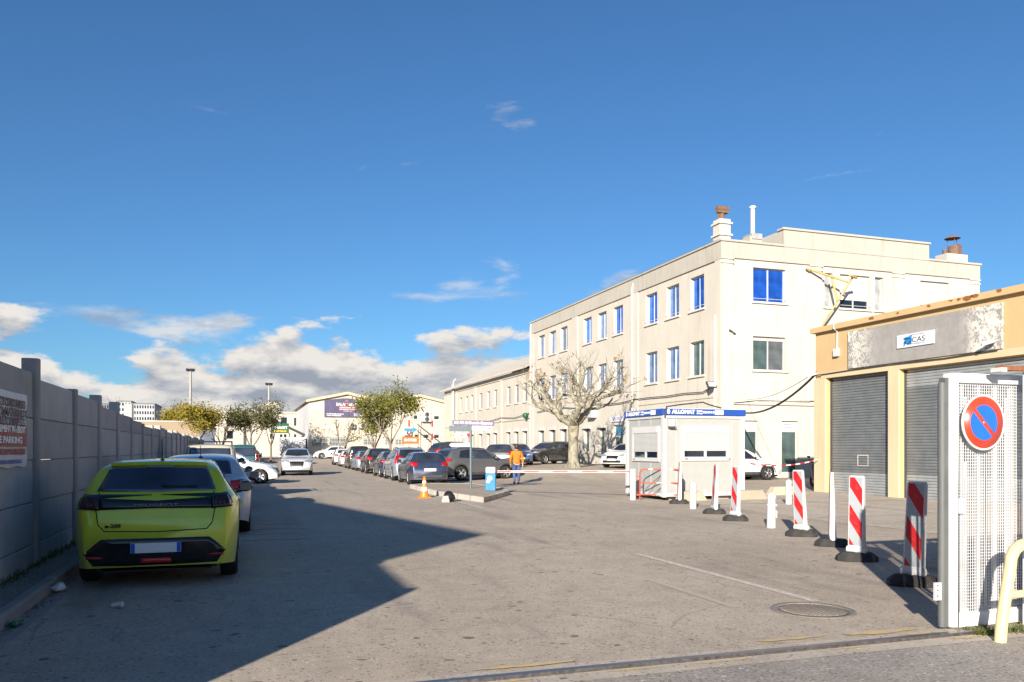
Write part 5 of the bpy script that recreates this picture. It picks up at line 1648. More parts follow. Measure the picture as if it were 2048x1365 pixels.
def make_car(name, label, typ, paintm, loc, heading, detail=1, tail='lamp_red', group='parked cars', tailshape='side', rails=False, cat='car', cladding=False, plate=True, alloy='alloy', lamp_h=None, wide_tail=False):
    """heading: direction of the nose in degrees from +X (world)"""
    T = TYPES[typ]
    L, W, wbs, ra, rw = T['L'], T['W'], T['wb'], T['ra'], T['rw']
    fa = ra + wbs
    root = thing(name, label, cat, loc, R(heading), group)
    ox = -L / 2
    # stations, denser at the ends and round the wheel arches
    xs_ = set()
    for i in range(13):
        t = i / 12
        xs_.add(round(.55 * t * t, 4))
        xs_.add(round(L - .5 * t * t, 4))
    for i in range(40):
        xs_.add(round(.5 + (L - .95) * i / 39, 4))
    arch = rw + .055
    for c in (ra, fa):
        for k in range(17):
            xs_.add(round(c - arch * math.cos(PI * k / 16), 4))
    xs_ = sorted(x for x in xs_ if 0 <= x <= L)
    xs2 = [xs_[0]]
    for x in xs_[1:]:
        if x - xs2[-1] > .006: xs2.append(x)
    xs_ = xs2
    tumble = {'hatch': .50, 'megane': .52, 'offroad': .16, 'van': .26, 'mpv': .40}.get(typ, .44)
    sill = .21 + (.05 if typ in ('suv', 'offroad') else 0)
    def section(x):
        zt = interp(T['top'], x)
        zb = min(interp(T['belt'], x), zt - .015)
        e_ = min(x, L - x)
        plan = 1 - (.13 if x > L / 2 else .165) * (1 - min(1, e_ / (.55 if x > L / 2 else .48))) ** 2.2
        if x > L - 1.1:
            plan -= .05 * ((x - (L - 1.1)) / 1.1) ** 2
        w_ = W / 2 * plan
        zs = sill + (.07 if typ != 'hatch' else .03) * (1 - min(1, e_ / .35))
        for c in (ra, fa):
            d = abs(x - c)
            if d < arch:
                zs = max(zs, rw + math.sqrt(max(0, arch * arch - d * d)))
        zs = min(zs, zb - .06)
        gh = zt - zb
        g = min(1, max(0, (gh - .05) / .25))
        wt = w_ - .05 - gh * tumble * g
        zr = zb + gh * (.30 + .52 * g)
        P = [(w_ * .955, zs), (w_ * .985, zs + (zb - zs) * .30), (w_ * 1.0, zs + (zb - zs) * .62), (w_ * .992, zs + (zb - zs) * .86), (w_ * (.965 - .02 * (1 - g)), zb),
             (w_ * .94 - (w_ * .94 - wt) * .5 * g - .03 * (1 - g), zb + gh * (.12 + .33 * g)), (wt + .015 * g - .06 * (1 - g), zr), (wt * (.90 - .06 * (1 - g)), zb + gh * (.72 + .22 * g)), (wt * .55, zt - gh * (.06 - .045 * g)), (0, zt)]
        return P
    def fine(P, k=3):
        o_ = []
        for i in range(len(P) - 1):
            p0, p1, p2, p3 = P[max(0, i - 1)], P[i], P[i + 1], P[min(len(P) - 1, i + 2)]
            if i == len(P) - 2: p3 = (-P[i][0], P[i][1])
            for j in range(k):
                t = j / k
                o_.append(tuple(.5 * ((2 * p1[q]) + (-p0[q] + p2[q]) * t + (2 * p0[q] - 5 * p1[q] + 4 * p2[q] - p3[q]) * t * t + (-p0[q] + 3 * p1[q] - 3 * p2[q] + p3[q]) * t ** 3) for q in (0, 1)))
        o_.append(P[-1])
        return o_
    V, F = [], []
    n = None
    for x in xs_:
        half = fine(section(x))
        ring = [(x + ox, -y, z) for y, z in half] + [(x + ox, y, z) for y, z in reversed(half[:-1])]
        n = len(ring)
        V += ring
    for i in range(len(xs_) - 1):
        for j in range(n - 1):
            F.append((i * n + j, (i + 1) * n + j, (i + 1) * n + j + 1, i * n + j + 1))
    F.append(tuple(range(n)))
    F.append(tuple(reversed(range((len(xs_) - 1) * n, len(xs_) * n))))
    bvh = BVHTree.FromPolygons([Vector(v_) for v_ in V], F)
    bb_ = MB()
    bb_.add(V, F, 0, True)
    body = bb_.build('body', paintm, root)
    # underbody and wheel wells
    b = MB()
    b.box(ox + .14, ox + L - .18, -W / 2 + .30, W / 2 - .30, .17, .55)
    for a, c, k_ in ((.14, ra - arch, .24), (ra + arch, fa - arch, .09), (fa + arch, L - .18, .24)):
        b.box(ox + a, ox + c, -W / 2 + k_, W / 2 - k_, .19, .48)
    b.build('underbody', 'black_plastic', root)
    # --- patches laid on the body surface by ray casting
    def hit(a, c, d):
        """a,c in the two coordinates across direction d"""
        if d == 'r': o_, r_ = Vector((ox - 1, a, c)), Vector((1, 0, 0))
        elif d == 'f': o_, r_ = Vector((ox + L + 1, a, c)), Vector((-1, 0, 0))
        elif d == 'L': o_, r_ = Vector((a + ox, 3, c)), Vector((0, -1, 0))
        elif d == 'R': o_, r_ = Vector((a + ox, -3, c)), Vector((0, 1, 0))
        h_, nn, _, _ = bvh.ray_cast(o_, r_)
        if h_ is None:
            return None
        if nn.dot(r_) > 0: nn = -nn
        return h_, nn
    def lerp_poly(pl, t):
        if len(pl) == 1: return pl[0]
        ds = [0]
        for i in range(1, len(pl)):
            ds.append(ds[-1] + math.dist(pl[i], pl[i - 1]))
        s_ = t * ds[-1]
        for i in range(1, len(pl)):
            if s_ <= ds[i] + 1e-9:
                k = (s_ - ds[i - 1]) / max(1e-9, ds[i] - ds[i - 1])
                return tuple(pl[i - 1][q] + (pl[i][q] - pl[i - 1][q]) * k for q in (0, 1))
        return pl[-1]
    def patch(nm, lower, upper, d, mat, parent=root, nu=10, nv=5, lift=.006, rim=True):
        V_, ok = [], True
        for j in range(nv + 1):
            for i in range(nu + 1):
                a, c = lerp_poly(lower, i / nu), lerp_poly(upper, i / nu)
                q_ = (a[0] + (c[0] - a[0]) * j / nv, a[1] + (c[1] - a[1]) * j / nv)
                h_ = hit(q_[0], q_[1], d)
                if h_ is None:
                    # slide back towards the patch centre line until the body is met
                    for k in range(1, 12):
                        h_ = hit(q_[0] * (1 - .02 * k) if d in 'rf' else q_[0], q_[1] - .01 * k, d)
                        if h_: break
                if h_ is None:
                    return None
                V_.append(h_[0] + h_[1] * lift)
        mb = MB()
        mb.add(V_, [(j * (nu + 1) + i, j * (nu + 1) + i + 1, (j + 1) * (nu + 1) + i + 1, (j + 1) * (nu + 1) + i) for j in range(nv) for i in range(nu)], 0, True)
        if rim:
            # turn the border inwards so that the patch has thickness
            bd_ = [i for i in range(nu + 1)] + [(j + 1) * (nu + 1) - 1 for j in range(1, nv + 1)] + [nv * (nu + 1) + i for i in range(nu - 1, -1, -1)] + [j * (nu + 1) for j in range(nv - 1, 0, -1)]
            cen = sum(V_, Vector()) / len(V_)
            o_ = len(mb.v)
            inn_ = []
            for i in bd_:
                hh = hit_near(V_[i], d)
                inn_.append(V_[i] - hh * (lift + .004))
            mb.v += [tuple(p) for p in inn_]
            m_2 = len(bd_)
            for k in range(m_2):
                mb.f.append((bd_[k], bd_[(k + 1) % m_2], o_ + (k + 1) % m_2, o_ + k))
                mb.mi.append(0)
                mb.sm.append(False)
        return mb.build(nm, mat, parent)
    def hit_near(p, d):
        q_ = bvh.find_nearest(p)
        nn = q_[1]
        if nn.dot(p - q_[0]) < 0: nn = -nn
        return nn
    def seam(pts, d, wd=.007, mat='black_plastic', nm='shut_line'):
        """thin dark line along a polyline on the surface"""
        P_ = []
        for i in range(len(pts) - 1):
            for k in range(6):
                P_.append(tuple(pts[i][q] + (pts[i + 1][q] - pts[i][q]) * k / 6 for q in (0, 1)))
        P_.append(pts[-1])
        hs = [hit(p[0], p[1], d) for p in P_]
        hs = [h_ for h_ in hs if h_]
        if len(hs) > 1:
            MB().tube([h_[0] + h_[1] * .001 for h_ in hs], wd / 2, 4, caps=False).build(nm, mat, body)
    z0, z1, w0, w1 = T['rear_win']
    patch('rear_window', [(-w0, z0), (0, z0 - .012), (w0, z0)], [(-w1, z1), (0, z1 + .012), (w1, z1)], 'r', 'car_glass', nu=16, nv=7)
    z0, z1, w0, w1 = T['wind']
    patch('windscreen', [(-w0, z0 + .04), (0, z0), (w0, z0 + .04)], [(-w1, z1), (0, z1 + .02), (w1, z1)], 'f', 'car_glass', nu=16, nv=8)
    sd_ = T['side']
    for s_ in 'LR':
        for k in range(0, len(sd_), 2):
            patch('side_window', sd_[k], sd_[k + 1], s_, 'car_glass', nu=8, nv=4)
    # wheels
    wy = W / 2 - .115
    ty = MB().lathe([(rw * .64, -.10), (rw * .93, -.10), (rw * .985, -.075), (rw, -.04), (rw, .04), (rw * .985, .075), (rw * .93, .10), (rw * .64, .10)], n=32, axis='y').mesh('wheel', 'rubber')
    rb_ = MB().lathe([(rw * .66, .085), (rw * .63, .095), (rw * .60, .075), (rw * .60, -.09)], n=32, axis='y')
    rb_.lathe([(0, .035), (rw * .60, .02)], n=32, axis='y', m=1)
    nsp = 5 if typ != 'hatch' else 6
    for k in range(nsp):
        a = 2 * PI * k / nsp
        c_, s_ = math.cos(a), math.sin(a)
        for da in (-.12, .12):
            c2, s2 = math.cos(a + da), math.sin(a + da)
            p0, p1 = Vector((c_ * rw * .1, .075, s_ * rw * .1)), Vector((c2 * rw * .61, .085, s2 * rw * .61))
            d2 = (p1 - p0).normalized()
            rb_.obox((p0 + p1) / 2, d2, (0, 1, 0), d2.cross(Vector((0, 1, 0))), (p1 - p0).length / 2, .012, .018)
    rb_.lathe([(0, .092), (rw * .14, .09), (rw * .16, .07)], n=16, axis='y')
    rim = rb_.mesh('rim', [alloy, 'black_plastic'])
    for cx in (ra, fa):
        for sgn in (1, -1):
            wh = link('wheel', ty, root, (cx + ox, sgn * wy, rw), (0, rnd.uniform(0, 6), 0) if sgn > 0 else (0, rnd.uniform(0, 6), PI))
            link('rim', rim, wh)
    # mirrors
    mx_ = sd_[-2][1][0] - .12
    mz = sd_[-2][1][1] + .06
    for sgn in (1, -1):
        mb = MB()
        mb.lathe([(0, -.075), (.06, -.07), (.085, -.02), (.075, .05), (.03, .08), (0, .08)], n=12, axis='x')
        mb.v = [(x, y * 1.25, z * .95) for x, y, z in mb.v]
        mi_ = mb.build('door_mirror', paintm if detail != 3 else 'black_gloss', root, (mx_ + ox, sgn * (W / 2 + .085), mz))
        MB().box(-.082, -.076, -.08, .08, -.055, .055).build('mirror_glass', 'car_glass', mi_)
        MB().tube([(0, 0, -.05), (0, -sgn * .16, -.09)], .022, 6).build('stalk', 'black_plastic', mi_)
    # lamps
    zl = interp(T['belt'], .14)
    if tailshape == 'side':
        for sgn in (1, -1):
            a0, a1 = W / 2 * .60, W / 2 * .865
            lw_, up_ = [(sgn * a0, zl - .15), (sgn * a1, zl - .17)], [(sgn * a0, zl + .005), (sgn * a1, zl + .02)]
            patch('tail_lamp', lw_, up_, 'r', tail, nu=6, nv=4, lift=.012)
            sd = 'L' if sgn > 0 else 'R'
            patch('tail_lamp', [(.07, zl - .16), (.26, zl - .10)], [(.10, zl + .02), (.36, zl + .0)], sd, tail, nu=5, nv=4, lift=.01)
    elif tailshape == 'tall':
        for sgn in (1, -1):
            a0, a1 = W / 2 * .74, W / 2 * .86
            zt_ = T['rear_win'][1] - .02
            patch('tail_lamp', [(sgn * a0, zl - .20), (sgn * (a1 + .02), zl - .20)], [(sgn * (T['rear_win'][3] + .075), zt_), (sgn * (T['rear_win'][3] + .12), zt_)], 'r', tail, nu=4, nv=8, lift=.014)
            sd = 'L' if sgn > 0 else 'R'
            patch('tail_lamp', [(.05, zl - .2), (.16, zl - .16)], [(.20, zl + .18), (.26, zl + .18)], sd, tail, nu=3, nv=6, lift=.01)
    zf = interp(T['top'], L - .28) - .07
    for sgn in (1, -1):
        patch('headlamp', [(sgn * W * .24, zf - .10), (sgn * W * .385, zf - .07)], [(sgn * W * .24, zf - .0), (sgn * W * .385, zf + .055)], 'f', 'lamp_clear', nu=5, nv=3, lift=.01)
        patch('headlamp', [(L - .30, zf - .06), (L - .14, zf - .10)], [(L - .50, zf + .035), (L - .20, zf + .0)], 'L' if sgn > 0 else 'R', 'lamp_clear', nu=5, nv=3, lift=.008)
    patch('grille', [(-W * .20, .50), (W * .20, .50)], [(-W * .22, zf - .04), (W * .22, zf - .04)], 'f', 'black_plastic', nu=8, nv=3)
    patch('air_intake', [(-W * .32, .30), (W * .32, .30)], [(-W * .34, .44), (W * .34, .44)], 'f', 'black_plastic', nu=8, nv=2)
    if detail != 3:
        patch('bumper_trim', [(-W * .36, .30), (W * .36, .30)], [(-W * .34, .43), (W * .34, .43)], 'r', 'black_plastic' if detail < 2 else 'trim_grey', nu=12, nv=2)
    if plate and detail != 3:
        h_ = hit(0, .66 if typ not in ('suv', 'van', 'mpv') else .80, 'r')
        MB().box(-.012, .0, -.26, .26, -.055, .055).build('number_plate', 'ink_white', root, (h_[0].x - .006, 0, h_[0].z))
        h_ = hit(0, .47, 'f')
        MB().box(0, .012, -.26, .26, -.055, .055).build('number_plate', 'ink_white', root, (h_[0].x + .008, 0, .47))
    # doors
    if detail >= 1:
        xb = sd_[0][-1][0] + .04
        xb2 = sd_[-2][0][0] - .03
        xf = sd_[-2][-1][0] + .02
        for s_ in 'LR':
            zt_ = sd_[-2][0][1] - .02
            seam([(xb2, zt_), (xb2 + .0, sill + .16)], s_)
            seam([(xf - .02, zt_ - .08), (xf + .02, sill + .16)], s_)
            seam([(ra + .36 if xb2 - ra > .7 else ra + .3, rw + .35), (sd_[0][0][0] + .12, zt_ + .02)], s_)
            seam([(ra + arch + .06, sill + .15), (fa - arch - .06, sill + .15)], s_)
            for x in (xb2 + .16, xb2 - .55 if xb2 - ra > .7 else xb2 - .35):
                h_ = hit(x, zt_ - .11, s_)
                if h_:
                    MB().box(-.09, .09, -.014, .014, -.014, .014).build('door_handle', paintm if detail < 3 else 'paint_lime', body, h_[0] + h_[1] * .016)
    if cladding:
        for s_ in 'LR':
            patch('sill_cladding', [(ra + arch + .02, sill - .0), (fa - arch - .02, sill)], [(ra + arch + .02, sill + .16), (fa - arch - .02, sill + .16)], s_, 'trim_grey', nu=12, nv=2, lift=.012)
            for c in (ra, fa):
                P_ = []
                for k in range(15):
                    a = PI * (k + .3) / 14.6
                    for rr in (arch + .006, arch + .065):
                        h_ = hit(c - rr * math.cos(a), rw + rr * math.sin(a), s_)
                        P_.append(h_[0] + h_[1] * .012 if h_ else None)
                F_ = [(2 * k, 2 * k + 2, 2 * k + 3, 2 * k + 1) for k in range(14) if all(P_[q] for q in (2 * k, 2 * k + 1, 2 * k + 2, 2 * k + 3))]
                if F_:
                    MB().add([p or (0, 0, 0) for p in P_], F_).build('arch_trim', 'trim_grey', root)
    if rails:
        zr_ = interp(T['top'], L * .3) - .015
        for sgn in (1, -1):
            pts = []
            for k in range(9):
                x = .75 + (L * .55 - .75) * k / 8
                h_ = bvh.ray_cast(Vector((x + ox, sgn * (W / 2 - .33), 3)), Vector((0, 0, -1)))
                if h_[0]:
                    pts.append(h_[0] + Vector((0, 0, .045 if 0 < k < 8 else .0)))
            MB().tube(pts, .016, 6).build('roof_rail', 'dark_metal', root)
    h_ = bvh.ray_cast(Vector((ox + .75, 0, 3)), Vector((0, 0, -1)))
    if detail == 2 or detail == 3:
        MB().tube([h_[0], h_[0] + Vector((-.09, 0, .26 if detail == 3 else .22))], .006, 5).lathe([(.0, .03), (.022, .025), (.04, 0)], tuple(h_[0]), 10).build('aerial', 'black_plastic', root)
    root['_'] = 0
    del root['_']
    return root, body, patch, seam, hit, (ox, L, W)

def side_by_rear(x, yrear, typ):
    return (x, yrear + TYPES[typ]['L'] / 2, gz(x, yrear + 2))

LG, RG = 'cars parked along the panel wall', 'cars parked in the row right of the lane'
# the lime hatchback in the foreground
root, body, patch, seam, hit, (ox, L, W) = make_car('lime_hatchback', 'lime green hatchback parked nearest the camera against the left kerb', 'hatch', 'paint_lime', side_by_rear(-.92, 9.78, 'hatch'), 90, 3, 'lamp_dark', LG, tailshape=None)
# black band between the tail lamps, the lamps, the lower bumper and its lights
patch('tail_band', [(-.60, .875), (0, .885), (.60, .875)], [(-.60, 1.0), (0, .965), (.60, 1.0)], 'r', 'black_gloss', nu=18, nv=3, lift=.012)
for s_ in (1, -1):
    t = patch('tail_lamp', [(s_ * .585, .87), (s_ * .795, .885)], [(s_ * .585, 1.02), (s_ * .745, 1.045)], 'r', 'lamp_dark', nu=8, nv=4, lift=.018)
    patch('tail_lamp', [(.06, .89), (.18, .93)], [(.12, 1.04), (.22, 1.03)], 'L' if s_ > 0 else 'R', 'lamp_dark', nu=5, nv=3, lift=.012)
    for k in range(3):
        y_ = .615 + k * .045
        patch('claw_light', [(s_ * y_, .90), (s_ * (y_ + .014), .90)], [(s_ * (y_ + .004), 1.0), (s_ * (y_ + .018), 1.0)], 'r', 'lamp_red_dim', t or root, nu=2, nv=2, lift=.022)
    patch('reflector', [(s_ * .56, .335), (s_ * .71, .345)], [(s_ * .55, .362), (s_ * .70, .372)], 'r', 'lamp_red', nu=4, nv=2, lift=.016)
patch('rear_diffuser', [(-.64, .265), (-.3, .255), (.3, .255), (.64, .265)], [(-.73, .40), (-.57, .555), (.57, .555), (.73, .40)], 'r', 'black_gloss', nu=20, nv=6, lift=.010)
patch('fog_lamp', [(-.16, .285), (.16, .285)], [(-.15, .33), (.15, .33)], 'r', 'lamp_red', nu=6, nv=2, lift=.02)
h_ = hit(0, .45, 'r')
pl_ = MB().box(-.012, 0, -.26, .26, -.055, .055).build('number_plate', 'ink_white', root, (h_[0].x - .018, 0, .45), (0, R(-4), 0))
MB().box(-.014, -.0122, -.258, -.215, -.053, .053).box(-.014, -.0122, .215, .258, -.053, .053).build('blue_band', 'sign_blue', pl_)
seam([(-.60, 1.065), (-.62, .9), (-.59, .72), (-.53, .645), (0, .625), (.53, .645), (.59, .72), (.62, .9), (.60, 1.065)], 'r', .012)
patch('spoiler', [(-.53, 1.357), (0, 1.368), (.53, 1.357)], [(-.50, 1.39), (0, 1.405), (.50, 1.39)], 'r', 'paint_lime', nu=14, nv=2, lift=.022)
patch('brake_light', [(-.15, 1.335), (.15, 1.335)], [(-.15, 1.348), (.15, 1.348)], 'r', 'lamp_clear', nu=4, nv=1, lift=.014)
for (x0, x1, z0, z1) in ((-.10, -.04, 1.11, 1.135), (-.42, -.06, 1.10, 1.118)):
    patch('wiper', [(x0, z0), (x1, z0 + .01)], [(x0, z1), (x1, z1)], 'r', 'black_plastic', nu=4, nv=1, lift=.022)
h_ = hit(0, .93, 'r')
text('PEUGEOT', .034, 'grey_metal', root, (h_[0].x - .034, 0, .925), (R(90), 0, R(-90)), width=.46)
h_ = hit(.46, .70, 'r')
text('e-208', .055, 'black_gloss', root, (h_[0].x - .012, .44, .70), (R(90), 0, R(-90)), width=.16, bold=.002)
seam([(.3, .93), (1.0, .92), (2.2, .90)], 'R', .005)

# left row behind it
root, body, patch, seam, hit, _ = make_car('silver_hatchback', 'silver hatchback with red tail lamps parked behind the lime car', 'megane', 'paint_silver', side_by_rear(-.74, 15.2, 'megane'), 90, 2, 'lamp_red', LG)
make_car('blue_hatchback', 'blue hatchback parked between the silver hatchback and the beige off-roader', 'hatch', 'paint_blue', side_by_rear(-.80, 20.6, 'hatch'), 90, 1, 'lamp_red', LG)
root, body, patch, seam, hit, (ox, L, W) = make_car('offroad_car', 'beige boxy off-roader with black roof rack in the left row', 'offroad', 'paint_beige', side_by_rear(-.95, 26.2, 'offroad'), 90, 1, 'lamp_red', LG, tailshape='side', cladding=True)
b = MB()
for k in range(5):
    b.tube([(ox + .3 + k * .35, -.62, 1.79), (ox + .3 + k * .35, .62, 1.79)], .018, 6)
for s_ in (-1, 1):
    b.tube([(ox + .2, s_ * .62, 1.79), (ox + 1.9, s_ * .62, 1.79)], .02, 6)
    for x in (.35, 1.7):
        b.tube([(ox + x, s_ * .62, 1.66), (ox + x, s_ * .62, 1.79)], .015, 6)
b.build('roof_rack', 'black_plastic', root)
make_car('white_hatchback', 'white hatchback standing crosswise, nose out into the lane', 'hatch', 'paint_white', (-.42, 38.6, 0), -8, 1, 'lamp_red', LG)
make_car('dark_estate', 'dark green estate with tall red tail lamp beyond the white hatchback', 'van', 'paint_green', side_by_rear(.0, 46.5, 'van'), 90, 1, 'lamp_red', LG, tailshape='tall')
make_car('oncoming_car', 'silver-white car driving towards the camera down the lane', 'suv', 'paint_silver', (3.15, 50.6, 0), -90 - 4, 1, 'lamp_red', None)
# right row
def rowx(y):
    return 7.75 + (y - 36) * .036
for nm, lab, typ, pm_, yr, kw in (
        ('navy_hatchback', 'dark navy hatchback nearest in the right-hand row, by the cone', 'hatch', 'paint_navy', 33.9, dict(detail=2)),
        ('silver_minivan', 'silver-blue people carrier with tall red lamps, second in the right row', 'mpv', 'paint_silver_blue', 38.5, dict(tailshape='tall', rails=True)),
        ('dark_blue_hatchback', 'dark blue hatchback between the silver people carrier and black SUV', 'megane', 'paint_navy', 43.6, {}),
        ('black_suv', 'black SUV with large red lamps, fourth in the right row', 'suv', 'paint_black', 50.2, dict(rails=True, cladding=True)),
        ('pale_blue_hatchback', 'small pale blue hatchback beyond the black SUV', 'hatch', 'paint_pale_blue', 57.5, {}),
        ('black_minivan', 'black van-like car beyond the pale blue hatchback', 'van', 'paint_black', 63.5, {}),
        ('white_compact', 'small white car squeezed between the black van and white SUV', 'hatch', 'paint_white', 71.5, {}),
        ('white_suv', 'white SUV farthest down the right-hand row', 'suv', 'paint_white', 78.5, dict(cladding=True))):
    make_car(nm, lab, typ, pm_, side_by_rear(rowx(yr + 2), yr, typ), 90 - 2, kw.pop('detail', 1), 'lamp_red', RG, **kw)
make_car('white_saloon', 'white car parked side-on below the barred hall windows', 'megane', 'paint_white', (9.9, 95.4, gz(9.9, 95.4)), 180, 1)
# yard
make_car('grey_crossover', 'grey crossover parked side-on behind the signpost', 'suv', 'paint_grey', (11.15, 38.95, gz(11.1, 39)), 17, 2, 'lamp_red', 'cars parked in the yard', cladding=True, rails=True)
make_car('dark_crossover', 'dark SUV behind the grey crossover, before the hall steps', 'suv', 'paint_darkgrey', (15.4, 58.5, gz(15.4, 58.5)), 12, 1, 'lamp_red', 'cars parked in the yard', rails=True)
make_car('grey_compact', 'dark grey hatchback behind the person in orange', 'hatch', 'paint_darkgrey', (14.6, 45.0, gz(14.6, 45)), 64, 1, 'lamp_red', 'cars parked in the yard')
make_car('yard_blue_hatchback', 'blue hatchback facing the camera between grey hatchback and black SUV', 'megane', 'paint_blue', (17.6, 51.0, gz(17.6, 51)), -105, 1, 'lamp_red', 'cars parked in the yard')
make_car('yard_black_suv', 'black SUV parked side-on left of the bare plane tree', 'suv', 'paint_black', (21.0, 54.0, gz(21, 54)), 205, 1, 'lamp_red', 'cars parked in the yard', cladding=True, rails=True)
make_car('yard_white_car', 'white hatchback half hidden behind the left edge of the kiosk', 'hatch', 'paint_white', (21.6, 42.6, gz(21.6, 42.6)), 215, 1, 'lamp_red', 'cars parked in the yard')
make_car('white_crossover', 'white crossover with dark cladding right of the kiosk', 'suv', 'paint_white', (23.75, 34.95, 0), 0, 1, 'lamp_red', 'cars parked in the yard', cladding=True)
# far end of the lane, left
for nm, lab, typ, pm_, x, y, hd in (('far_red_car', 'dark red car far down the lane by the leafy trees', 'hatch', 'paint_red', -1.0, 80, 90), ('far_green_car', 'dark green car parked beneath the far leafy tree', 'megane', 'paint_green', .9, 88, 90),
        ('far_dark_car', 'dark car with red lamps beside the white side of the hall', 'megane', 'paint_darkgrey', 4.7, 86, 92)):
    make_car(nm, lab, typ, pm_, (x, y, gz(x, y)), hd, 1, 'lamp_red', 'cars at the far end of the lane')
# ------------------------------------------------------------------ trees
def grow(b, p, d, ln, rad, depth, r_, tips, up=.15, spread=.6, seg=4, split=(2, 3), shrink=.72, wob=.12, n=6):
    pts, rr = [p.copy()], [rad]
    q_ = p.copy()
    dd = d.normalized()
    for i in range(seg):
        dd = (dd + Vector((r_.gauss(0, wob), r_.gauss(0, wob), r_.gauss(0, wob) + up * .3))).normalized()
        q_ = q_ + dd * ln / seg
        pts.append(q_.copy())
        rr.append(rad * (1 - (1 - shrink) * (i + 1) / seg))
    b.tube(pts, rr, n if rad > .05 else 5 if rad > .02 else 4, caps=(depth == 0))
    if depth <= 1:
        tips += [(p_, dd) for p_ in pts[1:]]
    if depth == 0:
        return
    for k in range(r_.randint(*split)):
        a = Vector((r_.gauss(0, 1), r_.gauss(0, 1), r_.gauss(0, .6)))
        a = (a - dd * a.dot(dd)).normalized()
        nd = (dd + a * spread * r_.uniform(.6, 1.3) + Vector((0, 0, up))).normalized()
        grow(b, q_, nd, ln * r_.uniform(.62, .9), rad * shrink * .8, depth - 1, r_, tips, up, spread, seg, split, shrink, wob, n)

def leaf_mesh(tips, r_, per, size, sigma):
    b = MB()
    for t, d in tips:
        for k in range(per):
            c = t + Vector((r_.gauss(0, sigma), r_.gauss(0, sigma), r_.gauss(0, sigma * .8)))
            a = Vector((r_.gauss(0, 1), r_.gauss(0, 1), r_.gauss(0, 1))).normalized()
            e_ = a.cross(Vector((r_.gauss(0, 1), r_.gauss(0, 1), r_.gauss(0, 1)))).normalized()
            s_ = size * r_.uniform(.6, 1.3)
            b.add([c - a * s_, c + e_ * s_ * .45, c + a * s_, c - e_ * s_ * .45], [(0, 1, 2, 3)])
    return b

def leafy_tree(name, label, x, y, h, w_, leafm, seed, per=14, size=.12, bare=0.25, trunk=.3, cat='tree', depth=4, sigma=.3):
    r_ = random.Random(seed)
    z = gz(x, y)
    t = thing(name, label, cat, (x, y, z), 0, 'leafy street trees')
    b = MB()
    tips = []
    th_ = h * .25
    b.tube([(0, 0, -.1), (.02, 0, th_ * .5), (0, .03, th_)], [.14, .12, .11], 8)
    for k in range(4):
        a = 2 * PI * k / 4 + r_.uniform(-.4, .4)
        grow(b, Vector((0, 0, th_ - .1)), Vector((math.cos(a) * .7, math.sin(a) * .7, 1)), h * .2, .075, depth - 1, r_, tips, .12, .62)
    xs_ = [abs(p.x) for p, _ in tips]
    b.build('trunk', 'bark', t)
    k_ = (w_ / 2) / max(1e-6, sorted(xs_)[int(len(xs_) * .93)])
    zmx = max(p.z for p, _ in tips)
    zk = (h - th_) / (zmx - th_)
    # fit the limbs to the measured crown
    for o_ in t.children:
        for v in o_.data.vertices:
            if v.co.z > th_ - .1:
                f = min(1, (v.co.z - th_ + .1) / .8)
                v.co.x *= 1 + (k_ - 1) * f
                v.co.y *= 1 + (k_ - 1) * f
                v.co.z = th_ - .1 + (v.co.z - th_ + .1) * zk
    tips2 = []
    for p, d in tips:
        f = min(1, max(0, (p.z - th_ + .1) / .8))
        q_ = Vector((p.x * (1 + (k_ - 1) * f), p.y * (1 + (k_ - 1) * f), th_ - .1 + (p.z - th_ + .1) * zk))
        if q_.z > h * (1 - bare) and r_.random() < .75:
            continue
        tips2.append((q_, d))
    tag(leaf_mesh(tips2, r_, per, size, sigma).build('crown', leafm, t, fix=False), kind='stuff')
    return t

leafy_tree('leafy_tree', 'green leafy tree before the twin-gabled hall', 12.9, 73.5, 7.5, 4.6, 'leaf_green', 4, per=22, size=.125, bare=.22, sigma=.42)
leafy_tree('leafy_tree', 'smaller leafy tree left of the green one before the billboard hall', 12.2, 78.5, 5.6, 2.8, 'leaf_green', 9, per=14, size=.11, bare=.1, depth=3, sigma=.4)
leafy_tree('sapling', 'thin sparse sapling before the hall air conditioners', 9.9, 84.0, 4.7, 2.4, 'leaf_dark', 14, per=4, size=.10, bare=.3, depth=3)
leafy_tree('leafy_tree', 'dark leafy tree at the far left end of the lane', .9, 90.0, 6.1, 4.2, 'leaf_dark', 21, per=24, size=.13, bare=.15, sigma=.45)
leafy_tree('leafy_tree', 'half bare tree beside the dark one at the lane end', 2.9, 91.0, 7.0, 3.2, 'leaf_dark', 27, per=9, size=.12, bare=.45, sigma=.4)
leafy_tree('yellow_tree', 'yellow-leaved tree showing above the far panel wall', -4.75, 86.0, 6.3, 4.2, 'leaf_yellow', 33, per=24, size=.13, bare=.12, sigma=.45)
leafy_tree('bare_shrub', 'reddish bare shrub between yellow and dark trees', -2.3, 93.0, 4.6, 3.0, 'leaf_dry', 41, per=3, size=.08, bare=.5)
leafy_tree('bare_shrub', 'bare pale tree behind the wall near the far apartment block', -17.5, 118.0, 8.2, 5.0, 'leaf_dry', 45, per=1, size=.1, bare=.6)

# pollarded plane tree
r_ = random.Random(77)
px_, py_ = 18.15, 42.8
pt = thing('plane_tree', 'bare pollarded plane tree with knobbly pale limbs before the office block', 'tree', (px_, py_, gz(px_, py_)))
b = MB()
b.tube([(0, 0, -.15), (0, 0, .05), (0, 0, .25), (0, .02, .9), (.0, 0, 1.7), (.02, 0, 2.35), (.02, 0, 2.75)], [.46, .38, .33, .29, .28, .33, .27], 14)
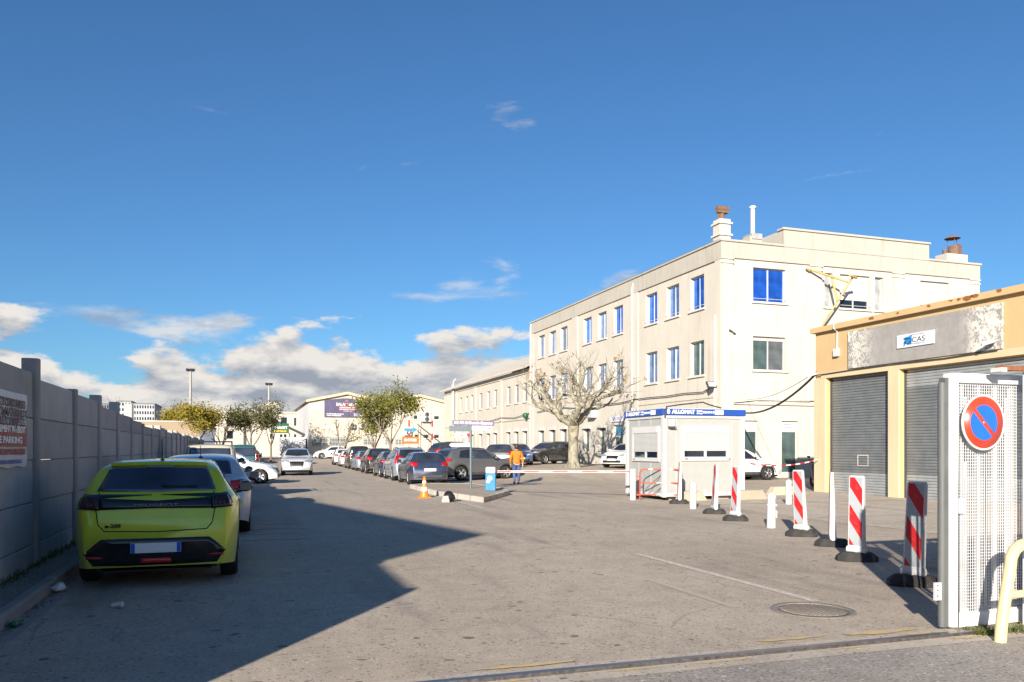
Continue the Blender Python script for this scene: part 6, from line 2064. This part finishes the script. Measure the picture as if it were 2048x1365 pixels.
# root flare
for k in range(7):
    a = 2 * PI * k / 7
    b.tube([(.2 * math.cos(a), .2 * math.sin(a), .4), (.33 * math.cos(a), .33 * math.sin(a), .12), (.5 * math.cos(a), .5 * math.sin(a), -.08)], [.1, .09, .04], 7)
tips = []
def knob(p, r__):
    b.lathe([(0, -r__), (r__ * .8, -r__ * .6), (r__, 0), (r__ * .8, r__ * .6), (0, r__)], tuple(p), 7)
twigs = MB()
def twig(p, d, ln, rad, lv):
    pts, q_, dd = [p.copy()], p.copy(), d.normalized()
    for i in range(5):
        dd = (dd + Vector((r_.gauss(0, .2), r_.gauss(0, .2), r_.gauss(0, .15) + .10))).normalized()
        q_ = q_ + dd * ln / 5
        pts.append(q_.copy())
    twigs.tube(pts, [rad * (1 - .13 * i) for i in range(6)], 4, caps=False)
    tips.append((q_, dd))
    if lv:
        for i in (2, 3, 4, 5):
            if r_.random() < .38:
                a = Vector((r_.gauss(0, 1), r_.gauss(0, 1), r_.gauss(.4, .7))).normalized()
                twig(pts[i], (dd + a * .9), ln * r_.uniform(.35, .6), rad * .6, lv - 1)
def limb(p, d, ln, rad, lv):
    pts, rr, q_, dd = [p.copy()], [rad], p.copy(), d.normalized()
    n_ = 6
    for i in range(n_):
        dd = (dd + Vector((r_.gauss(0, .17), r_.gauss(0, .17), r_.gauss(0, .10) + .07))).normalized()
        q_ = q_ + dd * ln / n_
        pts.append(q_.copy())
        rr.append(rad * (1 - .32 * (i + 1) / n_) * (1 + r_.uniform(-.14, .18)))
    b.tube(pts, rr, 9)
    if lv == 0:
        knob(q_, rr[-1] * 1.6)
        for k in range(r_.randint(3, 4)):
            a = Vector((r_.gauss(0, 1), r_.gauss(0, 1), r_.gauss(.6, .6))).normalized()
            twig(q_, dd * .5 + a, r_.uniform(.7, 1.35), .022, 2)
        return
    for k in range(r_.choice((2, 2, 3))):
        a = Vector((r_.gauss(0, 1), r_.gauss(0, 1), r_.gauss(0, .3)))
        a = (a - dd * a.dot(dd)).normalized()
        limb(q_, dd + a * r_.uniform(.5, .85) + Vector((0, 0, .12)), ln * r_.uniform(.62, .85), rr[-1] * .84, lv - 1)
    for i in (3, 5):
        if r_.random() < .85:
            knob(pts[i], rr[i] * 1.4)
            a = Vector((r_.gauss(0, 1), r_.gauss(0, 1), r_.gauss(.2, .5))).normalized()
            twig(pts[i], a + dd * .3, r_.uniform(.5, .9), .022, 1)
for k in range(6):
    a = 2 * PI * k / 6 + r_.uniform(-.25, .25)
    o_ = 1.35 if k % 2 else 1.0
    limb(Vector((.14 * math.cos(a), .14 * math.sin(a), 2.5)), Vector((math.cos(a) * o_, math.sin(a) * o_, .42)), r_.uniform(1.3, 1.6), .18, 2)
limb(Vector((0, 0, 2.55)), Vector((.1, 0, 1)), 1.25, .18, 2)
def widen(p):
    k = 1 + .24 * ss(2.3, 3.6, p[2])
    return (p[0] * k, p[1] * k, p[2])
b.v = [widen(p) for p in b.v]
twigs.v = [widen(p) for p in twigs.v]
tips = [(Vector(widen(p)), d) for p, d in tips]
b.build('trunk', 'bark_plane', pt)
tag(twigs.build('twigs', 'bark_plane', pt, fix=False), kind='stuff')
lt_ = [t_ for t_ in tips if r_.random() < .10]
tag(leaf_mesh(lt_, r_, 3, .11, .07).build('dry_leaves', 'leaf_dry', pt, fix=False), kind='stuff')

# ------------------------------------------------------------------ person in the orange jacket
pn = thing('person', 'person in orange jacket and blue jeans walking across the yard', 'person', (11.66, 34.0, 0), R(-YAW + 8))
def skin_mesh(nm, verts, edges, mat, root_i=0, sub=2):
    me = bpy.data.meshes.new(nm)
    me.from_pydata([v_[0] for v_ in verts], edges, [])
    o_ = link(nm, me, pn)
    o_.modifiers.new('skin', 'SKIN')
    for i, v_ in enumerate(verts):
        sv = me.skin_vertices[0].data[i]
        sv.radius = v_[1] if isinstance(v_[1], tuple) else (v_[1], v_[1])
        sv.use_root = (i == root_i)
    ms = o_.modifiers.new('sub', 'SUBSURF')
    ms.levels = ms.render_levels = sub
    dg = bpy.context.evaluated_depsgraph_get()
    m2 = bpy.data.meshes.new_from_object(o_.evaluated_get(dg))
    m2.materials.clear()
    m2.materials.append(M[mat])
    for p_ in m2.polygons: p_.use_smooth = True
    o_.modifiers.clear()
    o_.data = m2
    return o_
# joints: x right, y forward
BV = [((0, 0, .93), (.155, .11)), ((0, .0, 1.12), (.14, .10)), ((0, .01, 1.32), (.165, .11)), ((0, 0, 1.44), (.10, .08)), ((0, .01, 1.51), .055), ((0, .025, 1.60), (.078, .095)), ((0, .02, 1.69), (.08, .095)),
      ((-.19, 0, 1.40), .062), ((-.26, -.03, 1.13), .046), ((-.25, .10, .90), .034), ((-.25, .13, .82), (.04, .022)),
      ((.19, 0, 1.40), .062), ((.26, .0, 1.13), .046), ((.27, -.04, .88), .034), ((.27, -.05, .80), (.04, .022)),
      ((-.09, 0, .86), .095), ((-.10, .10, .49), .062), ((-.10, -.06, .10), .042), ((-.10, .06, .03), (.04, .03)),
      ((.09, 0, .86), .095), ((.10, -.02, .48), .062), ((.11, .12, .10), .042), ((.11, .26, .04), (.04, .03))]
BE = [(0, 1), (1, 2), (2, 3), (3, 4), (4, 5), (5, 6), (3, 7), (7, 8), (8, 9), (9, 10), (3, 11), (11, 12), (12, 13), (13, 14), (0, 15), (15, 16), (16, 17), (17, 18), (0, 19), (19, 20), (20, 21), (21, 22)]
for s_, i0 in ((-1, 10), (1, 14)):
    base = Vector(BV[i0][0])
    for k in range(4):
        i = len(BV)
        f_ = base + Vector((s_ * .0, -.027 + .018 * k, -.03))
        ln = (.05, .06, .065, .055)[k]
        BV.append((tuple(f_), .009))
        BV.append((tuple(f_ + Vector((-s_ * .008, .0, -ln * .55))), .009))
        BV.append((tuple(f_ + Vector((-s_ * .025, .0, -ln))), .008))
        BE += [(i0, i), (i, i + 1), (i + 1, i + 2)]
    i = len(BV)
    BV.append((tuple(base + Vector((-s_ * .01, .04, .015))), .011))
    BV.append((tuple(base + Vector((-s_ * .02, .055, -.025))), .009))
    BE += [(i0, i), (i, i + 1)]
body = skin_mesh('body', BV, BE, 'skin', 0, 1)
JV = [((0, 0, .86), (.19, .14)), ((0, 0, 1.02), (.19, .14)), ((0, .0, 1.2), (.185, .135)), ((0, .01, 1.36), (.20, .13)), ((0, -.01, 1.46), (.11, .10)), ((0, -.03, 1.53), (.09, .085)),
      ((-.20, 0, 1.40), .085), ((-.275, -.03, 1.13), .066), ((-.265, .09, .92), .052), ((.20, 0, 1.40), .085), ((.275, .0, 1.13), .066), ((.285, -.035, .90), .052)]
skin_mesh('jacket', JV, [(0, 1), (1, 2), (2, 3), (3, 4), (4, 5), (3, 6), (6, 7), (7, 8), (3, 9), (9, 10), (10, 11)], 'jacket_orange', 0, 2)
TV = [((0, 0, .95), (.16, .12)), ((-.09, 0, .84), .11), ((-.10, .10, .49), .078), ((-.10, -.06, .09), .062), ((.09, 0, .84), .11), ((.10, -.02, .48), .078), ((.11, .12, .09), .062)]
skin_mesh('trousers', TV, [(0, 1), (1, 2), (2, 3), (0, 4), (4, 5), (5, 6)], 'denim', 0, 2)
hr = MB().lathe([(0, .13), (.07, .115), (.11, .06), (.115, 0), (.10, -.07), (.06, -.1)], (0, -.005, 1.66), 14)
hr.v = [(x * .92, y * 1.0 - .012, z) for x, y, z in hr.v]
hr.build('hair', 'hair', pn)
for sx_, yy, zz, rx in ((-.10, .02, 0, 0), (.11, .20, .0, .12)):
    s_ = MB().lathe([(0, -.11), (.04, -.10), (.05, 0), (.042, .1), (.02, .145), (0, .15)], n=10, axis='y')
    s_.v = [(x + sx_, y + yy, max(0, z * 1.1 + .045)) for x, y, z in s_.v]
    s_.build('shoe', 'shoe', pn)
fc = MB().lathe([(0, .0), (.012, .004), (.014, .03), (.004, .045)], (0, .115, 1.595), 6)
fc.build('nose', 'skin', body)
for s_ in (-1, 1):
    MB().lathe([(0, .005), (.009, .0), (0, -.005)], (s_ * .032, .108, 1.645), 8, 'y').build('eye', 'ink_black', body)
    MB().lathe([(0, .008), (.022, .0), (0, -.008)], (s_ * .082, .02, 1.63), 8, 'x').build('ear', 'skin', body)
MB().box(-.022, .022, .106, .116, 1.565, 1.572).build('mouth', 'ink_red', body)

# ------------------------------------------------------------------ scooter by the garage corner
mo = thing('motor_scooter', 'black motor scooter half hidden behind the ochre garage corner', 'scooter', (21.9, 26.4, 0), R(75))
for x in (-.62, .62):
    w_ = MB().lathe([(.15, -.05), (.24, -.06), (.27, -.03), (.27, .03), (.24, .06), (.15, .05)], n=20, axis='y').build('wheel', 'rubber', mo, (x, 0, .27))
    MB().lathe([(0, -.03), (.15, -.03), (.15, .03), (0, .03)], n=16, axis='y').build('rim', 'alloy', w_)
b = MB().prism([(-.85, .62), (-.8, .78), (-.25, .84), (-.05, .62), (.05, .35), (.32, .32), (.45, .95), (.52, .95), (.55, .38), (.25, .2), (-.3, .22), (-.75, .42)], -.14, .14, 'y')
b.build('body', 'paint_black', mo, bevel=.03)
MB().prism([(-.82, .78), (-.8, .88), (-.2, .9), (-.18, .82)], -.13, .13, 'y').build('seat', 'rubber', mo, bevel=.02)
MB().tube([(.62, 0, .27), (.48, 0, 1.0)], .03, 8).tube([(.45, -.33, 1.06), (.5, 0, 1.0), (.45, .33, 1.06)], .018, 8).build('fork', 'dark_metal', mo)
for s_ in (-1, 1):
    MB().tube([(.47, s_ * .22, 1.05), (.45, s_ * .28, 1.22)], .008, 5).box(.44, .455, s_ * .28 - .06, s_ * .28 + .06, 1.2, 1.28).build('mirror', 'black_plastic', mo)
MB().lathe([(0, .03), (.07, .02), (.08, -.03)], (.58, 0, .88), 12, 'x').build('headlamp', 'lamp_clear', mo)

# ------------------------------------------------------------------ far left: low office, apartment blocks, masts, canopy
def far_building(name, label, x0, x1, y, dep, z0, z1, wall, wins, roofm='concrete_stone', pane='pane_dark', over=.15, group=None):
    t = thing(name, label, 'building', (x0, y, z0), 0, group)
    b = MB()
    hs = [(a - x0, c - x0, d - z0, e_ - z0) for a, c, d, e_ in wins]
    holed(b, (0, 0, 0), (1, 0, 0), (0, 0, 1), (0, -1, 0), 0, x1 - x0, -.5, z1 - z0, hs, .2)
    b.quad((0, 0, -.5), (0, dep, -.5), (0, dep, z1 - z0), (0, 0, z1 - z0))
    b.quad((x1 - x0, 0, -.5), (x1 - x0, dep, -.5), (x1 - x0, dep, z1 - z0), (x1 - x0, 0, z1 - z0))
    b.build('wall', wall, t)
    MB().box(-over, x1 - x0 + over, -over, dep, z1 - z0, z1 - z0 + .3).build('roof', roofm, t)
    for a, c, d, e_ in hs:
        key = ('fw', round(c - a, 2), round(e_ - d, 2), pane)
        if key not in WM:
            WM[key] = MB().box(0, c - a, 0, .03, 0, e_ - d).mesh('window', pane)
        link('window', WM[key], t, (a, .17, d))
    return t
def XatY(px, y):
    r__ = (px - 1024) / 1600
    c_, s_ = math.cos(R(YAW)), math.sin(R(YAW))
    t = y / (-r__ * s_ + c_)
    return (r__ * c_ + s_) * t, t
def ZatT(py, t):
    return EYE - (py - 899) / 1600 * t
# cream office: pixel measures turned into metres on its own plane
yb_ = 122.0
xa, ta = XatY(430, yb_)
xb_, tb = XatY(612, yb_)
zt_ = ZatT(826, ta)
wl = []
for p0, p1, q0, q1 in ((454, 466, 834, 852), (562, 574, 835, 848), (588, 600, 836, 852), (478, 488, 835, 850), (520, 532, 836, 850), (560, 565, 869, 875), (568, 573, 869, 875), (588, 593, 869, 876), (540, 547, 868, 878), (454, 466, 862, 878)):
    a, t0 = XatY(p0, yb_)
    c, _ = XatY(p1, yb_)
    wl.append((a, c, ZatT(q1, t0), ZatT(q0, t0)))
fb = far_building('far_office', 'long low cream office behind the trees at the lane end', xa, xb_, yb_, 14, .3, zt_, 'stucco_cream', wl)
MB().box(6.9, 8.9, 3, 5, zt_ - .3, zt_ + 1.5).build('chimney', 'stucco_cream', fb)
# green sign canopy
cn = thing('shop_canopy', 'dark sloping canopy with a green shop sign at the lane end', 'canopy', (*[XatY(582, 104.0)[0], 104.0], .5))
MB().prism([(-2.4, 5.0), (1.9, 2.9), (1.9, 2.75), (-2.4, 4.8)], 0, 4, 'y').build('roof', 'dark_metal', cn)
p = MB().box(-2.4, -.25, -.12, -.04, 3.05, 4.3).build('sign', 'sign_green', cn)
text('MARKET', .45, 'ink_white', p, (-1.3, -.125, 3.75), RF, width=1.7, bold=.01)
text('PRIMEUR', .3, 'sign_yellow', p, (-1.3, -.125, 3.3), RF, width=1.5, bold=.01)
for x in (-.2, 1.5):
    MB().tube([(x, .2, -.6), (x, .2, 3.1)], .07, 8).build('post', 'dark_metal', cn)
# white van body beneath it and low walls
tv = thing('box_truck', 'white box lorry body parked beneath the canopy', 'truck', (XatY(585, 101.5)[0], 101.5, .5), R(90))
MB().box(-1.2, 3.2, -1.5, 1.5, .75, 2.5).build('cargo_box', 'kiosk_white', tv)
MB().box(-1.1, 3.1, -1.2, 1.2, .5, .75).build('chassis', 'dark_metal', tv)
for x in (-.6, 2.4):
    for s_ in (-1, 1):
        MB().lathe([(0, -.1), (.4, -.1), (.42, 0), (.4, .1), (0, .1)], n=16, axis='y').build('wheel', 'rubber', tv, (x, s_ * 1.15, .42))
MB().box(-1.23, -1.2, -1.45, -.02, .78, 2.45).box(-1.23, -1.2, .02, 1.45, .78, 2.45).build('rear_door', 'sheet_white', tv)
fw = thing('far_tan_wall', 'low tan rendered wall beyond the panel wall', 'wall', (-24, 84, 0))
MB().box(0, 20, 0, .3, 0, 4.2).build('wall', 'wall_tan_far', fw)
MB().box(0, 20, -.05, .35, 4.2, 4.32).build('coping', 'stucco_trim', fw)
MB().box(3, 9.5, 6, 12, 0, 5.6).build('brick_shed', 'rust_brown', fw)
# apartment blocks on the horizon
def apartments(name, label, px0, px1, pyt, y, fl_, cols, wall, pane='pane_dark'):
    a, t0 = XatY(px0, y)
    c, t1 = XatY(px1, y)
    zt = ZatT(pyt, t0)
    wl = []
    fh = (zt - 1) / fl_
    cw_ = (c - a) / cols
    for j in range(fl_):
        for i in range(cols):
            wl.append((a + cw_ * (i + .22), a + cw_ * (i + .78), 1 + fh * j + fh * .25, 1 + fh * j + fh * .75))
    return far_building(name, label, a, c, y, 25, 0, zt, wall, wl, 'wall_grey_far', pane, .3)
apartments('apartment_block', 'white apartment block with rows of windows above the left wall', 262, 309, 808, 300, 8, 9, 'wall_far_white')
apartments('apartment_block', 'grey apartment block at the left end of the far group', 203, 228, 808, 320, 8, 5, 'wall_grey_far')
apartments('apartment_block', 'taller pale apartment tower between the grey and white blocks', 236, 262, 803, 315, 9, 4, 'wall_far_white')
apartments('apartment_block', 'flat white block low on the horizon behind the yellow tree', 316, 352, 832, 340, 4, 8, 'wall_far_white')
def mast(label, px, pyt, y):
    x, t = XatY(px, y)
    zt = ZatT(pyt, t)
    m_ = thing('lighting_mast', label, 'light mast', (x, y, 0), 0, 'tall lighting masts')
    MB().tube([(0, 0, -.5), (0, 0, zt)], [.24, .15], 10).build('pole', 'mast_steel', m_)
    MB().box(-.45, .45, -.06, .06, zt - .1, zt + .02).build('crossarm', 'dark_metal', m_)
    for k in range(4):
        MB().obox((-.42 + .28 * k, -.18 + .12 * (k % 2), zt + .12), (1, 0, 0), (0, .9, .43), (0, -.43, .9), .14, .22, .09).build('floodlight', 'dark_metal', m_)
mast('taller pale lighting mast rising behind the yellow tree', 381, 742, 112)
mast('shorter pale lighting mast rising behind the dark trees', 538, 770, 128)
# entrance clutter before the hall
os_ = thing('height_gantry', 'red and white post with orange sign before the hall', 'sign', (14.9, 72.0, 0))
for x in (-.55, 1.6):
    b = MB()
    for k in range(8):
        b.box(x - .06, x + .06, -.06, .06, k * .6, (k + 1) * .6, k % 2)
    b.build('striped_post', ['reflect_red', 'kiosk_white'], os_)
p = MB().box(-1.2, .3, -.1, -.06, 2.05, 2.7).build('orange_plate', 'orange_sign', os_)
text('ENTREE', .3, 'ink_white', p, (-.45, -.104, 2.38), RF, width=1.1, bold=.01)
p = MB().prism([(-1.0, 3.2), (-.2, 3.2), (-.2, 3.05), (.2, 3.32), (-.2, 3.6), (-.2, 3.45), (-1.0, 3.45)], -.1, -.06, 'y').build('blue_arrow_plate', 'sign_cyan', os_)
st = thing('stair_rail', 'dark steel stair rail sloping down the hall front', 'railing', (20.2, YS - .6, .5))
for dy, dz in ((0, 0), (.9, -.9)):
    MB().tube([(.2, -dy * .3, 4.2 + dz), (4.3, -dy * .3, 1.0 + dz)], .06, 8).build('handrail', 'dark_metal', st)
for x in (.4, 1.7, 3.0, 4.2):
    MB().tube([(x, 0, 0.0), (x, 0, 4.05 - (x - .2) * .78)], .035, 6).build('baluster', 'dark_metal', st)
